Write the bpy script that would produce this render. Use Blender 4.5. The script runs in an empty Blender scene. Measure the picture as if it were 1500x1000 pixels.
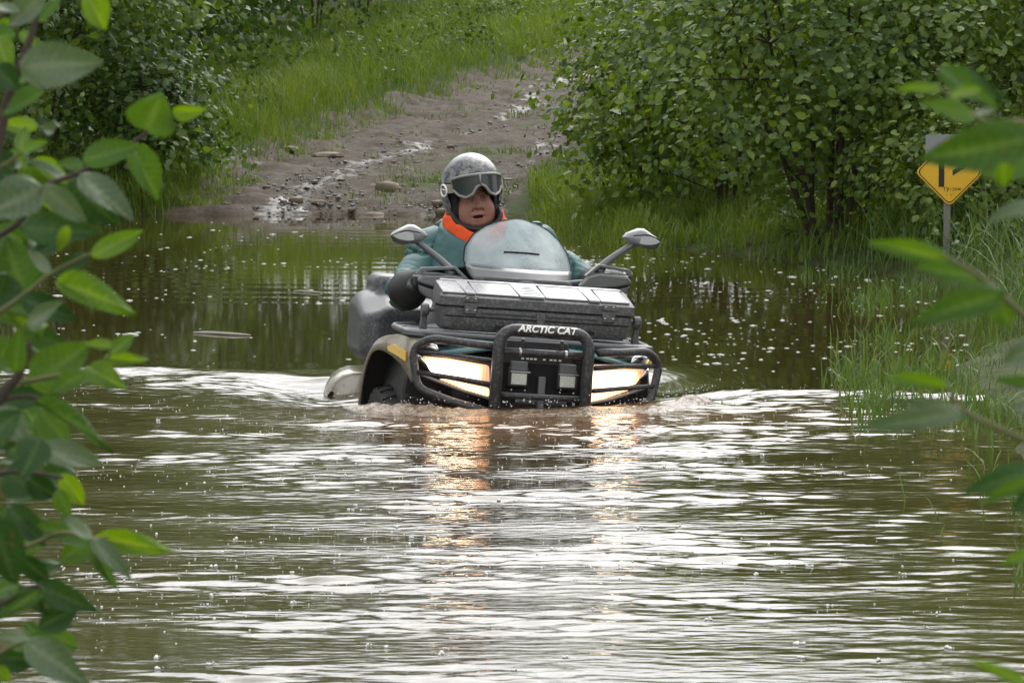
import bpy, bmesh, math, random
import numpy as np
from mathutils import Vector, Matrix, Quaternion

random.seed(7)
rng = np.random.default_rng(7)
R = math.radians
scene = bpy.context.scene
COL = scene.collection

# ------------------------------------------------------------------ camera
F_PX, CAM_Z, HORIZON = 6120.0, 1.6, 56.0           # photo pixels (1500 x 1000)
PITCH = math.atan((500 - HORIZON) / F_PX)
cam_data = bpy.data.cameras.new('camera')
cam_data.sensor_width = 36.0
cam_data.lens = F_PX / 1500 * 36.0
cam_data.clip_start = 0.1
cam_data.clip_end = 2000
cam_data.dof.use_dof = True
cam_data.dof.focus_distance = 18.3
cam_data.dof.aperture_fstop = 23.0
cam = bpy.data.objects.new('camera', cam_data)
COL.objects.link(cam)
cam.location = (0, 0, CAM_Z)
cam.rotation_euler = (math.pi / 2 - PITCH, 0, 0)
scene.camera = cam

# ------------------------------------------------------------------ sky, sun, exposure
SUN_EL, SUN_AZ = R(48), R(16)      # azimuth measured clockwise from +Y (the viewing direction)
world = bpy.data.worlds.new('World')
scene.world = world
world.use_nodes = True
wn, wl = world.node_tree.nodes, world.node_tree.links
wn.clear()
sky = wn.new('ShaderNodeTexSky')
sky.sky_type = 'NISHITA'
sky.sun_disc = False
sky.sun_elevation = SUN_EL
sky.sun_rotation = SUN_AZ
sky.dust_density = 4.0
sky.air_density = 1.0
hs = wn.new('ShaderNodeHueSaturation')
hs.inputs['Saturation'].default_value = 0.16
hs.inputs['Value'].default_value = 1.0
bg = wn.new('ShaderNodeBackground')
bg.inputs['Strength'].default_value = 0.15
wo = wn.new('ShaderNodeOutputWorld')
wl.new(sky.outputs[0], hs.inputs['Color'])
cloud = wn.new('ShaderNodeMix'); cloud.data_type = 'RGBA'      # veil of even cloud over the sky
cloud.inputs[0].default_value = 0.45
cloud.inputs[7].default_value = (6.6, 6.7, 6.9, 1)
wl.new(hs.outputs[0], cloud.inputs[6])
wl.new(cloud.outputs[2], bg.inputs['Color'])
wl.new(bg.outputs[0], wo.inputs['Surface'])

sun_data = bpy.data.lights.new('sun', 'SUN')
sun_data.energy = 0.6
sun_data.angle = R(70)
sun_data.color = (1.0, 0.97, 0.92)
sun = bpy.data.objects.new('sun', sun_data)
COL.objects.link(sun)
sd = Vector((math.sin(SUN_AZ) * math.cos(SUN_EL), math.cos(SUN_AZ) * math.cos(SUN_EL), math.sin(SUN_EL)))
sun.rotation_euler = sd.to_track_quat('Z', 'Y').to_euler()
sun.location = (0, 0, 30)

vs = scene.view_settings
vs.view_transform = 'Standard'
vs.look = 'None'
vs.exposure = 1.1
vs.gamma = 1.0
vs.use_curve_mapping = False
scene.render.engine = 'CYCLES'
scene.cycles.use_denoising = True
scene.cycles.max_bounces = 8
scene.cycles.transparent_max_bounces = 12
scene.cycles.sample_clamp_indirect = 6.0

# ------------------------------------------------------------------ pixel helpers
_fw = np.array([0, math.cos(PITCH), -math.sin(PITCH)])
_up = np.array([0, math.sin(PITCH), math.cos(PITCH)])
_rt = np.array([1.0, 0, 0])
_C = np.array([0, 0, CAM_Z])


def ray(x, y):
    return _fw + _rt * (x - 750) / F_PX + _up * (500 - y) / F_PX


def at_y(x, y, Y):
    d = ray(x, y)
    return _C + d * (Y / d[1])


def on_water(x, y, z=0.0):
    d = ray(x, y)
    return _C + d * ((z - CAM_Z) / d[2])


def project(P):
    v = np.asarray(P, float) - _C
    z = v @ _fw
    return np.stack([750 + F_PX * (v @ _rt) / z, 500 - F_PX * (v @ _up) / z], -1)


# ------------------------------------------------------------------ noise
def _hash(ix, iy, iz, seed):
    h = (ix.astype(np.int64) * 374761393 + iy.astype(np.int64) * 668265263 + iz.astype(np.int64) * 2147483647 + seed * 1274126177) & 0xFFFFFFFF
    h = ((h ^ (h >> 13)) * 1274126177) & 0xFFFFFFFF
    h = h ^ (h >> 16)
    return (h & 0xFFFF) / 65535.0


def vnoise(x, y, z=None, seed=0):
    x = np.asarray(x, float); y = np.asarray(y, float)
    if z is None:
        ix, iy = np.floor(x), np.floor(y)
        fx, fy = x - ix, y - iy
        fx = fx * fx * (3 - 2 * fx); fy = fy * fy * (3 - 2 * fy)
        zz = np.zeros_like(ix)
        a = _hash(ix, iy, zz, seed); b = _hash(ix + 1, iy, zz, seed)
        c = _hash(ix, iy + 1, zz, seed); d = _hash(ix + 1, iy + 1, zz, seed)
        return ((a + (b - a) * fx) * (1 - fy) + (c + (d - c) * fx) * fy) * 2 - 1
    z = np.asarray(z, float)
    iz = np.floor(z); fz = z - iz; fz = fz * fz * (3 - 2 * fz)
    ix, iy = np.floor(x), np.floor(y)
    fx, fy = x - ix, y - iy
    fx = fx * fx * (3 - 2 * fx); fy = fy * fy * (3 - 2 * fy)
    out = 0
    for dz in (0, 1):
        wz = fz if dz else 1 - fz
        a = _hash(ix, iy, iz + dz, seed); b = _hash(ix + 1, iy, iz + dz, seed)
        c = _hash(ix, iy + 1, iz + dz, seed); d = _hash(ix + 1, iy + 1, iz + dz, seed)
        out = out + wz * ((a + (b - a) * fx) * (1 - fy) + (c + (d - c) * fx) * fy)
    return out * 2 - 1


def fbm(x, y, z=None, oct=4, seed=0, gain=0.5):
    s, a, f, t = 0, 1.0, 1.0, 0
    for o in range(oct):
        s = s + a * vnoise(x * f, y * f, None if z is None else z * f, seed + o * 17)
        t += a; a *= gain; f *= 2.03
    return s / t


def sstep(a, b, x):
    t = np.clip((x - a) / (b - a), 0, 1)
    return t * t * (3 - 2 * t)


# ------------------------------------------------------------------ materials
MATS = {}


def new_mat(name):
    m = bpy.data.materials.new(name)
    m.use_nodes = True
    nt = m.node_tree
    p = nt.nodes['Principled BSDF']
    MATS[name] = m
    return m, nt, nt.nodes, nt.links, p


def pmat(name, col, rough=0.5, metal=0.0, var=0.15, vscale=6.0, bump=0.0, bscale=60.0, mud=0.0, mudcol=(0.14, 0.105, 0.07), mscale=30.0, spec=0.5, coat=0.0):
    """principled surface: uneven colour, fine relief and dried mud specks"""
    m, nt, n, l, p = new_mat(name)
    tc = n.new('ShaderNodeTexCoord')
    nz = n.new('ShaderNodeTexNoise')
    nz.inputs['Scale'].default_value = vscale
    nz.inputs['Detail'].default_value = 6
    l.new(tc.outputs['Object'], nz.inputs['Vector'])
    mix = n.new('ShaderNodeMix'); mix.data_type = 'RGBA'
    mix.inputs[6].default_value = (*[c * (1 - var) for c in col], 1)
    mix.inputs[7].default_value = (*[min(1, c * (1 + var)) for c in col], 1)
    l.new(nz.outputs['Fac'], mix.inputs[0])
    out = mix.outputs[2]
    rr = n.new('ShaderNodeMapRange')
    rr.inputs[3].default_value = max(0.02, rough - 0.12); rr.inputs[4].default_value = min(1, rough + 0.12)
    l.new(nz.outputs['Fac'], rr.inputs[0])
    rout = rr.outputs[0]
    if mud > 0:
        n2 = n.new('ShaderNodeTexNoise'); n2.inputs['Scale'].default_value = mscale; n2.inputs['Detail'].default_value = 8; n2.inputs['Roughness'].default_value = 0.7
        l.new(tc.outputs['Object'], n2.inputs['Vector'])
        cr = n.new('ShaderNodeMapRange'); cr.inputs[1].default_value = 0.62 - 0.22 * mud; cr.inputs[2].default_value = 0.74 - 0.16 * mud
        cr.inputs[3].default_value = 0; cr.inputs[4].default_value = min(1, 0.45 + 0.5 * mud)
        l.new(n2.outputs['Fac'], cr.inputs[0])
        m2 = n.new('ShaderNodeMix'); m2.data_type = 'RGBA'
        l.new(cr.outputs[0], m2.inputs[0]); l.new(out, m2.inputs[6]); m2.inputs[7].default_value = (*mudcol, 1)
        out = m2.outputs[2]
        ma = n.new('ShaderNodeMath'); ma.operation = 'MULTIPLY_ADD'; ma.inputs[1].default_value = 0.35
        l.new(cr.outputs[0], ma.inputs[0]); l.new(rout, ma.inputs[2]); ma.use_clamp = True
        rout = ma.outputs[0]
    l.new(out, p.inputs['Base Color']); l.new(rout, p.inputs['Roughness'])
    p.inputs['Metallic'].default_value = metal
    p.inputs['Specular IOR Level'].default_value = spec
    p.inputs['Coat Weight'].default_value = coat
    p.inputs['Coat Roughness'].default_value = 0.08
    if bump > 0:
        n3 = n.new('ShaderNodeTexNoise'); n3.inputs['Scale'].default_value = bscale; n3.inputs['Detail'].default_value = 4
        l.new(tc.outputs['Object'], n3.inputs['Vector'])
        b = n.new('ShaderNodeBump'); b.inputs['Strength'].default_value = bump; b.inputs['Distance'].default_value = 0.004
        l.new(n3.outputs['Fac'], b.inputs['Height']); l.new(b.outputs[0], p.inputs['Normal'])
    return m


def leaf_mat(name, dark, mid, light, transl=0.3, rough=0.42, attr=True, spec=0.4, veins=False):
    m, nt, n, l, p = new_mat(name)
    ramp = n.new('ShaderNodeValToRGB')
    e = ramp.color_ramp.elements
    e[0].color = (*dark, 1); e[1].color = (*light, 1)
    x = e.new(0.5); x.color = (*mid, 1)
    if attr:
        a = n.new('ShaderNodeAttribute'); a.attribute_name = 'tint'
        l.new(a.outputs['Fac'], ramp.inputs[0])
    else:
        oi = n.new('ShaderNodeObjectInfo')
        l.new(oi.outputs['Random'], ramp.inputs[0])
    col = ramp.outputs[0]
    if veins:
        tc = n.new('ShaderNodeTexCoord')
        nz = n.new('ShaderNodeTexNoise'); nz.inputs['Scale'].default_value = 9; nz.inputs['Detail'].default_value = 5
        l.new(tc.outputs['Object'], nz.inputs['Vector'])
        hsv = n.new('ShaderNodeHueSaturation')
        mr = n.new('ShaderNodeMapRange'); mr.inputs[3].default_value = 0.7; mr.inputs[4].default_value = 1.3
        l.new(nz.outputs['Fac'], mr.inputs[0]); l.new(mr.outputs[0], hsv.inputs['Value']); l.new(col, hsv.inputs['Color'])
        col = hsv.outputs[0]
        ns = n.new('ShaderNodeTexNoise'); ns.inputs['Scale'].default_value = 5.5; ns.inputs['Detail'].default_value = 4; ns.noise_dimensions = '4D'
        oi2 = n.new('ShaderNodeObjectInfo'); mo = n.new('ShaderNodeMath'); mo.operation = 'MULTIPLY'; mo.inputs[1].default_value = 50
        l.new(oi2.outputs['Random'], mo.inputs[0]); l.new(mo.outputs[0], ns.inputs['W']); l.new(tc.outputs['Object'], ns.inputs['Vector'])
        mrs = n.new('ShaderNodeMapRange'); mrs.inputs[1].default_value = 0.63; mrs.inputs[2].default_value = 0.72; mrs.inputs[4].default_value = 0.75
        l.new(ns.outputs['Fac'], mrs.inputs[0])
        mxs = n.new('ShaderNodeMix'); mxs.data_type = 'RGBA'; mxs.inputs[7].default_value = (0.10, 0.075, 0.025, 1)
        l.new(mrs.outputs[0], mxs.inputs[0]); l.new(col, mxs.inputs[6]); col = mxs.outputs[2]
        va = n.new('ShaderNodeAttribute'); va.attribute_name = 'vein'
        vm = n.new('ShaderNodeMix'); vm.data_type = 'RGBA'
        vs_ = n.new('ShaderNodeMath'); vs_.operation = 'MULTIPLY'; vs_.inputs[1].default_value = 0.55
        l.new(va.outputs['Fac'], vs_.inputs[0]); l.new(vs_.outputs[0], vm.inputs[0])
        l.new(col, vm.inputs[6]); vm.inputs[7].default_value = (light[0] * 1.5 + .03, light[1] * 1.3 + .03, light[2] * 1.3 + .02, 1)
        col = vm.outputs[2]
    l.new(col, p.inputs['Base Color'])
    p.inputs['Roughness'].default_value = rough
    p.inputs['Specular IOR Level'].default_value = spec
    tr = n.new('ShaderNodeBsdfTranslucent')
    h2 = n.new('ShaderNodeHueSaturation'); h2.inputs['Hue'].default_value = 0.485; h2.inputs['Saturation'].default_value = 1.15; h2.inputs['Value'].default_value = 1.25
    l.new(col, h2.inputs['Color']); l.new(h2.outputs[0], tr.inputs['Color'])
    ms = n.new('ShaderNodeMixShader'); ms.inputs[0].default_value = transl
    o = n['Material Output']
    l.new(p.outputs[0], ms.inputs[1]); l.new(tr.outputs[0], ms.inputs[2]); l.new(ms.outputs[0], o.inputs['Surface'])
    return m


# ------------------------------------------------------------------ objects
def tag(o, label=None, cat=None, group=None, kind=None):
    if label: o['label'] = label
    if cat: o['category'] = cat
    if group: o['group'] = group
    if kind: o['kind'] = kind
    return o


def np_mesh(name, V, faces, attrs=None, smooth=None):
    """faces: list of lists, or an (n,k) int array"""
    me = bpy.data.meshes.new(name)
    V = np.asarray(V, np.float32)
    if isinstance(faces, np.ndarray):
        n, k = faces.shape
        me.vertices.add(len(V)); me.vertices.foreach_set('co', V.ravel())
        me.loops.add(n * k); me.loops.foreach_set('vertex_index', faces.ravel().astype(np.int32))
        me.polygons.add(n)
        me.polygons.foreach_set('loop_start', np.arange(0, n * k, k, dtype=np.int32))
        me.update(calc_edges=True)
        me.validate()
    else:
        me.from_pydata([tuple(map(float, v)) for v in V], [], [tuple(f) for f in faces])
        me.update()
    for an, av in (attrs or {}).items():
        a = me.attributes.new(an, 'FLOAT', 'POINT')
        a.data.foreach_set('value', np.asarray(av, np.float32))
    if smooth is not None:
        me.polygons.foreach_set('use_smooth', np.ones(len(me.polygons), bool))
        if smooth < 179:
            me.set_sharp_from_angle(angle=R(smooth))
    return me


def link(name, me, mat=None, parent=None):
    o = bpy.data.objects.new(name, me)
    COL.objects.link(o)
    if mat is not None and me is not None:
        me.materials.append(MATS[mat] if isinstance(mat, str) else mat)
    if parent is not None:
        o.parent = parent
    return o


def empty(name, loc=(0, 0, 0), M=None):
    o = bpy.data.objects.new(name, None)
    COL.objects.link(o)
    o.empty_display_size = 0.2
    if M is not None:
        o.matrix_world = M
    else:
        o.location = loc
    return o


class MB:
    """collects shapes into one mesh"""
    def __init__(s):
        s.v = []; s.f = []

    def add(s, V, Fs):
        k = len(s.v)
        s.v += [tuple(map(float, p)) for p in V]
        s.f += [tuple(i + k for i in f) for f in Fs]
        return s

    def box(s, x0, x1, y0, y1, z0, z1, top=1.0):
        cx, cy = (x0 + x1) / 2, (y0 + y1) / 2
        V = []
        for z, k in ((z0, 1.0), (z1, top)):
            for x, y in ((x0, y0), (x1, y0), (x1, y1), (x0, y1)):
                V.append((cx + (x - cx) * k, cy + (y - cy) * k, z))
        return s.add(V, [(3, 2, 1, 0), (4, 5, 6, 7), (0, 1, 5, 4), (1, 2, 6, 5), (2, 3, 7, 6), (3, 0, 4, 7)])

    def tube(s, pts, rad, n=10, closed=False, flat=1.0):
        P = [Vector(p) for p in pts]
        rr = rad if hasattr(rad, '__len__') else [rad] * len(P)
        V, Fs = [], []
        prev = None
        m = len(P)
        for i, p in enumerate(P):
            if closed:
                t = (P[(i + 1) % m] - P[i - 1])
            else:
                t = P[min(i + 1, m - 1)] - P[max(i - 1, 0)]
            if t.length < 1e-9:
                t = Vector((0, 0, 1))
            t.normalize()
            if prev is None:
                a = Vector((0, 0, 1)) if abs(t.z) < 0.9 else Vector((1, 0, 0))
                u = t.cross(a).normalized()
            else:
                u = (prev - t * prev.dot(t))
                if u.length < 1e-6:
                    u = t.orthogonal()
                u.normalize()
            prev = u
            w = t.cross(u)
            for k in range(n):
                an = 2 * math.pi * k / n
                V.append(p + (u * math.cos(an) + w * math.sin(an) * flat) * rr[i])
        for i in range(m if closed else m - 1):
            j = (i + 1) % m
            for k in range(n):
                k2 = (k + 1) % n
                Fs.append((i * n + k, i * n + k2, j * n + k2, j * n + k))
        if not closed:
            Fs.append(tuple(range(n))[::-1])
            Fs.append(tuple((m - 1) * n + k for k in range(n)))
        return s.add(V, Fs)

    def prism(s, poly, y0, y1, scale1=1.0, f=None):
        """polygon in (x, z) extruded along y; f(x, z) shifts y"""
        c = np.mean(np.array(poly), 0)
        n = len(poly)
        V = []
        for y, k in ((y0, 1.0), (y1, scale1)):
            for x, z in poly:
                X, Z = c[0] + (x - c[0]) * k, c[1] + (z - c[1]) * k
                V.append((X, y + (f(X, Z) if f else 0), Z))
        Fs = [tuple(range(n)), tuple(n + i for i in range(n))[::-1]]
        for i in range(n):
            j = (i + 1) % n
            Fs.append((i, i + n, j + n, j))
        return s.add(V, Fs)

    def ring(s, outer, inner, y0, y1, f=None):
        n = len(outer)
        V = []
        for y in (y0, y1):
            for poly in (outer, inner):
                for x, z in poly:
                    V.append((x, y + (f(x, z) if f else 0), z))
        Fs = []
        for i in range(n):
            j = (i + 1) % n
            Fs.append((i, j, n + j, n + i))
            Fs.append((2 * n + i, 3 * n + i, 3 * n + j, 2 * n + j))
            Fs.append((i, 2 * n + i, 2 * n + j, j))
            Fs.append((n + i, n + j, 3 * n + j, 3 * n + i))
        return s.add(V, Fs)

    def loft(s, secs, caps=True, closed=True):
        n = len(secs[0])
        V = [p for sec in secs for p in sec]
        Fs = []
        for i in range(len(secs) - 1):
            for k in range(n if closed else n - 1):
                k2 = (k + 1) % n
                Fs.append((i * n + k, i * n + k2, (i + 1) * n + k2, (i + 1) * n + k))
        if caps and closed:
            Fs.append(tuple(range(n))[::-1])
            Fs.append(tuple((len(secs) - 1) * n + k for k in range(n)))
        return s.add(V, Fs)

    def lathe(s, prof, center, axis='x', n=28):
        """prof: (radius, along)"""
        V, Fs = [], []
        m = len(prof)
        for k in range(n):
            a = 2 * math.pi * k / n
            for r, t in prof:
                c, q = r * math.cos(a), r * math.sin(a)
                p = (t, c, q) if axis == 'x' else ((c, t, q) if axis == 'y' else (c, q, t))
                V.append((center[0] + p[0], center[1] + p[1], center[2] + p[2]))
        for k in range(n):
            k2 = (k + 1) % n
            for i in range(m - 1):
                Fs.append((k * m + i, k2 * m + i, k2 * m + i + 1, k * m + i + 1))
        return s.add(V, Fs)

    def ball(s, c, r, n=8, sq=(1, 1, 1)):
        prof = [(r * math.sin(math.pi * i / n), r * -math.cos(math.pi * i / n)) for i in range(n + 1)]
        k = len(s.v)
        s.lathe(prof, (0, 0, 0), 'z', n * 2)
        for i in range(k, len(s.v)):
            v = s.v[i]
            s.v[i] = (c[0] + v[0] * sq[0], c[1] + v[1] * sq[1], c[2] + v[2] * sq[2])
        return s

    def mirror(s):
        """add the copy mirrored in x"""
        k = len(s.v)
        s.v += [(-x, y, z) for x, y, z in s.v]
        s.f += [tuple(i + k for i in f)[::-1] for f in list(s.f)]
        return s

    def build(s, name, mat, parent=None, smooth=38, bevel=0.0, seg=2, solid=0.0, off=(0, 0, 0), fix=True):
        me = bpy.data.meshes.new(name)
        me.from_pydata([(x - off[0], y - off[1], z - off[2]) for x, y, z in s.v], [], s.f)
        me.update()
        if fix:
            bm = bmesh.new(); bm.from_mesh(me)
            bmesh.ops.remove_doubles(bm, verts=bm.verts, dist=1e-5)
            bmesh.ops.recalc_face_normals(bm, faces=bm.faces)
            bm.to_mesh(me); bm.free()
        me.polygons.foreach_set('use_smooth', np.ones(len(me.polygons), bool))
        if smooth < 179:
            me.set_sharp_from_angle(angle=R(smooth))
        o = link(name, me, mat, parent)
        if solid:
            md = o.modifiers.new('solid', 'SOLIDIFY'); md.thickness = solid; md.offset = 0
        if bevel:
            md = o.modifiers.new('bevel', 'BEVEL'); md.width = bevel; md.segments = seg; md.limit_method = 'ANGLE'; md.angle_limit = R(32)
            md.harden_normals = False
        return o


def smooth_path(pts, n=8, closed=False):
    """Catmull-Rom through points"""
    P = [np.array(p, float) for p in pts]
    m = len(P)
    out = []
    rngi = range(m if closed else m - 1)
    for i in rngi:
        if closed:
            p0, p1, p2, p3 = P[i - 1], P[i], P[(i + 1) % m], P[(i + 2) % m]
        else:
            p0, p1, p2, p3 = P[max(i - 1, 0)], P[i], P[i + 1], P[min(i + 2, m - 1)]
        for k in range(n):
            t = k / n
            out.append(0.5 * ((2 * p1) + (-p0 + p2) * t + (2 * p0 - 5 * p1 + 4 * p2 - p3) * t * t + (-p0 + 3 * p1 - 3 * p2 + p3) * t ** 3))
    if not closed:
        out.append(P[-1])
    return out


def round_corners(pts, r, n=5, closed=False):
    """polyline with rounded corners"""
    P = [np.array(p, float) for p in pts]
    out = []
    m = len(P)
    for i in range(m):
        if not closed and i in (0, m - 1):
            out.append(P[i]); continue
        a, b, c = P[i - 1], P[i], P[(i + 1) % m]
        d1, d2 = a - b, c - b
        l1, l2 = np.linalg.norm(d1), np.linalg.norm(d2)
        k = min(r, l1 * 0.48, l2 * 0.48)
        p, q = b + d1 / l1 * k, b + d2 / l2 * k
        for j in range(n + 1):
            t = j / n
            out.append((1 - t) ** 2 * p + 2 * t * (1 - t) * b + t * t * q)
    return out


# ------------------------------------------------------------------ implicit surfaces
def nets(f, lo, hi, h):
    """surface nets of f < 0 on a regular grid -> verts, quads"""
    lo, hi = np.array(lo, float), np.array(hi, float)
    n = np.ceil((hi - lo) / h).astype(int) + 1
    ax = [lo[i] + h * np.arange(n[i]) for i in range(3)]
    X, Y, Z = np.meshgrid(*ax, indexing='ij')
    V = f(X, Y, Z)
    ins = V < 0
    c = [ins[i:n[0] - 1 + i, j:n[1] - 1 + j, k:n[2] - 1 + k] for i in (0, 1) for j in (0, 1) for k in (0, 1)]
    any_ = np.zeros_like(c[0]); all_ = np.ones_like(c[0])
    for q in c:
        any_ |= q; all_ &= q
    act = any_ & ~all_
    I = np.argwhere(act)
    idx = -np.ones(act.shape, int); idx[act] = np.arange(len(I))
    cor = [(i, j, k) for i in (0, 1) for j in (0, 1) for k in (0, 1)]
    S = np.zeros((len(I), 3)); cnt = np.zeros(len(I))
    for a in range(8):
        for b in range(a + 1, 8):
            da, db = np.array(cor[a]), np.array(cor[b])
            if np.abs(da - db).sum() != 1:
                continue
            va = V[tuple((I + da).T)]; vb = V[tuple((I + db).T)]
            ch = (va < 0) != (vb < 0)
            t = np.where(ch, va / np.where(va == vb, 1, va - vb), 0)
            S += np.where(ch[:, None], da + (db - da) * t[:, None], 0); cnt += ch
    P = lo + h * (I + S / cnt[:, None])
    quads = []
    for axis in range(3):
        d = [0, 0, 0]; d[axis] = 1
        a = ins[:n[0] - d[0], :n[1] - d[1], :n[2] - d[2]]
        b = ins[d[0]:, d[1]:, d[2]:]
        e = np.argwhere(a != b)
        u, v = [i for i in range(3) if i != axis]
        ok = (e[:, u] > 0) & (e[:, v] > 0) & (e[:, u] < n[u] - 1) & (e[:, v] < n[v] - 1)
        e = e[ok]
        flip = a[tuple(e.T)]
        q = []
        for du, dv in ((-1, -1), (0, -1), (0, 0), (-1, 0)):
            k = e.copy(); k[:, u] += du; k[:, v] += dv
            q.append(idx[tuple(k.T)])
        q = np.stack(q, 1)
        sgn = flip if axis != 1 else ~flip
        q[~sgn] = q[~sgn][:, ::-1]
        quads.append(q)
    return P, np.concatenate(quads)


def smin(a, b, k):
    h = np.clip(0.5 + 0.5 * (b - a) / k, 0, 1)
    return b + (a - b) * h - k * h * (1 - h)


def smax(a, b, k):
    return -smin(-a, -b, k)


def s_ell(X, Y, Z, c, r):
    q = np.sqrt(((X - c[0]) / r[0]) ** 2 + ((Y - c[1]) / r[1]) ** 2 + ((Z - c[2]) / r[2]) ** 2)
    return (q - 1) * min(r)


def s_cap(X, Y, Z, a, b, ra, rb):
    a, b = np.array(a, float), np.array(b, float)
    d = b - a
    t = np.clip(((X - a[0]) * d[0] + (Y - a[1]) * d[1] + (Z - a[2]) * d[2]) / (d @ d), 0, 1)
    return np.sqrt((X - a[0] - d[0] * t) ** 2 + (Y - a[1] - d[1] * t) ** 2 + (Z - a[2] - d[2] * t) ** 2) - (ra + (rb - ra) * t)


def s_rbox(X, Y, Z, c, b, r):
    qx, qy, qz = np.abs(X - c[0]) - b[0] + r, np.abs(Y - c[1]) - b[1] + r, np.abs(Z - c[2]) - b[2] + r
    return np.sqrt(np.maximum(qx, 0) ** 2 + np.maximum(qy, 0) ** 2 + np.maximum(qz, 0) ** 2) + np.minimum(np.maximum(qx, np.maximum(qy, qz)), 0) - r


# ------------------------------------------------------------------ vehicle pose
YAW, ROLL = R(12), R(4.3)
VM = Matrix.Rotation(YAW, 3, 'Z') @ Matrix.Rotation(ROLL, 3, 'Y')
VMn = np.array(VM)
VO = np.array([0.13, 18.0, 0.0])


def veh(p):
    """vehicle design coordinates (x to its left side, y backwards, z up from the water) -> world"""
    return VO + np.asarray(p, float) @ VMn.T


def vpix(x, y, ly):
    d = VMn.T @ ray(x, y)
    c = VMn.T @ (_C - VO)
    return c + d * ((ly - c[1]) / d[1])

# ================================================================== MATERIALS of the setting
leaf_mat('leaf_alder', (0.036, 0.072, 0.015), (0.086, 0.150, 0.026), (0.175, 0.250, 0.040), spec=0.45, transl=0.4)
leaf_mat('leaf_bright', (0.055, 0.102, 0.017), (0.120, 0.190, 0.030), (0.21, 0.28, 0.044), spec=0.45, transl=0.4)
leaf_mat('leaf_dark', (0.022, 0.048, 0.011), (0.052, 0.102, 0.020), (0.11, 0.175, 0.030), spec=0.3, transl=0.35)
leaf_mat('grass_green', (0.055, 0.100, 0.018), (0.112, 0.182, 0.03), (0.20, 0.265, 0.05), transl=0.35, rough=0.5, spec=0.25)
leaf_mat('grass_wet', (0.04, 0.080, 0.018), (0.075, 0.140, 0.028), (0.13, 0.185, 0.045), transl=0.3, rough=0.45, spec=0.3)
pmat('bark', (0.055, 0.042, 0.032), rough=0.85, var=0.4, vscale=30, bump=0.6, bscale=120, spec=0.2)
pmat('twig_green', (0.10, 0.10, 0.035), rough=0.6, var=0.3, vscale=20, spec=0.3)
pmat('stone', (0.15, 0.115, 0.08), rough=0.65, var=0.35, vscale=14, bump=0.5, bscale=90, spec=0.35)
pmat('stone_grey', (0.11, 0.10, 0.09), rough=0.55, var=0.35, vscale=14, bump=0.5, bscale=90, spec=0.4)
pmat('driftwood', (0.36, 0.33, 0.28), rough=0.8, var=0.3, vscale=25, bump=0.5, bscale=150, spec=0.2)

# terrain
m, nt, n, l, p = new_mat('soil')
tc = n.new('ShaderNodeTexCoord')
nz = n.new('ShaderNodeTexNoise'); nz.inputs['Scale'].default_value = 2.2; nz.inputs['Detail'].default_value = 9; nz.inputs['Roughness'].default_value = 0.65
l.new(tc.outputs['Object'], nz.inputs['Vector'])
rp = n.new('ShaderNodeValToRGB')
rp.color_ramp.elements[0].position = 0.3; rp.color_ramp.elements[0].color = (0.028, 0.030, 0.012, 1)
rp.color_ramp.elements[1].position = 0.75; rp.color_ramp.elements[1].color = (0.060, 0.085, 0.022, 1)
l.new(nz.outputs['Fac'], rp.inputs[0]); l.new(rp.outputs[0], p.inputs['Base Color'])
p.inputs['Roughness'].default_value = 0.9; p.inputs['Specular IOR Level'].default_value = 0.15
b = n.new('ShaderNodeBump'); b.inputs['Strength'].default_value = 0.8; b.inputs['Distance'].default_value = 0.03
n2 = n.new('ShaderNodeTexNoise'); n2.inputs['Scale'].default_value = 18; n2.inputs['Detail'].default_value = 6
l.new(tc.outputs['Object'], n2.inputs['Vector']); l.new(n2.outputs['Fac'], b.inputs['Height']); l.new(b.outputs[0], p.inputs['Normal'])

# track: brown-grey mud, wet in the ruts
m, nt, n, l, p = new_mat('track_mud')
tc = n.new('ShaderNodeTexCoord')
nz = n.new('ShaderNodeTexNoise'); nz.inputs['Scale'].default_value = 5; nz.inputs['Detail'].default_value = 10; nz.inputs['Roughness'].default_value = 0.7
l.new(tc.outputs['Object'], nz.inputs['Vector'])
rp = n.new('ShaderNodeValToRGB')
e = rp.color_ramp.elements
e[0].position = 0.28; e[0].color = (0.046, 0.039, 0.032, 1)
e[1].position = 0.74; e[1].color = (0.145, 0.124, 0.102, 1)
x = e.new(0.5); x.color = (0.082, 0.066, 0.050, 1)
l.new(nz.outputs['Fac'], rp.inputs[0])
wa = n.new('ShaderNodeAttribute'); wa.attribute_name = 'wet'
n2 = n.new('ShaderNodeTexNoise'); n2.inputs['Scale'].default_value = 9; n2.inputs['Detail'].default_value = 7
l.new(tc.outputs['Object'], n2.inputs['Vector'])
ad = n.new('ShaderNodeMath'); ad.operation = 'ADD'; l.new(wa.outputs['Fac'], ad.inputs[0]); l.new(n2.outputs['Fac'], ad.inputs[1])
wr = n.new('ShaderNodeMapRange'); wr.inputs[1].default_value = 0.95; wr.inputs[2].default_value = 1.15
l.new(ad.outputs[0], wr.inputs[0])
mx = n.new('ShaderNodeMix'); mx.data_type = 'RGBA'
l.new(wr.outputs[0], mx.inputs[0]); l.new(rp.outputs[0], mx.inputs[6]); mx.inputs[7].default_value = (0.036, 0.029, 0.022, 1)
ga = n.new('ShaderNodeAttribute'); ga.attribute_name = 'moss'
ad2 = n.new('ShaderNodeMath'); ad2.operation = 'ADD'; l.new(ga.outputs['Fac'], ad2.inputs[0]); l.new(nz.outputs['Fac'], ad2.inputs[1])
gr = n.new('ShaderNodeMapRange'); gr.inputs[1].default_value = 0.95; gr.inputs[2].default_value = 1.25
l.new(ad2.outputs[0], gr.inputs[0])
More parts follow.
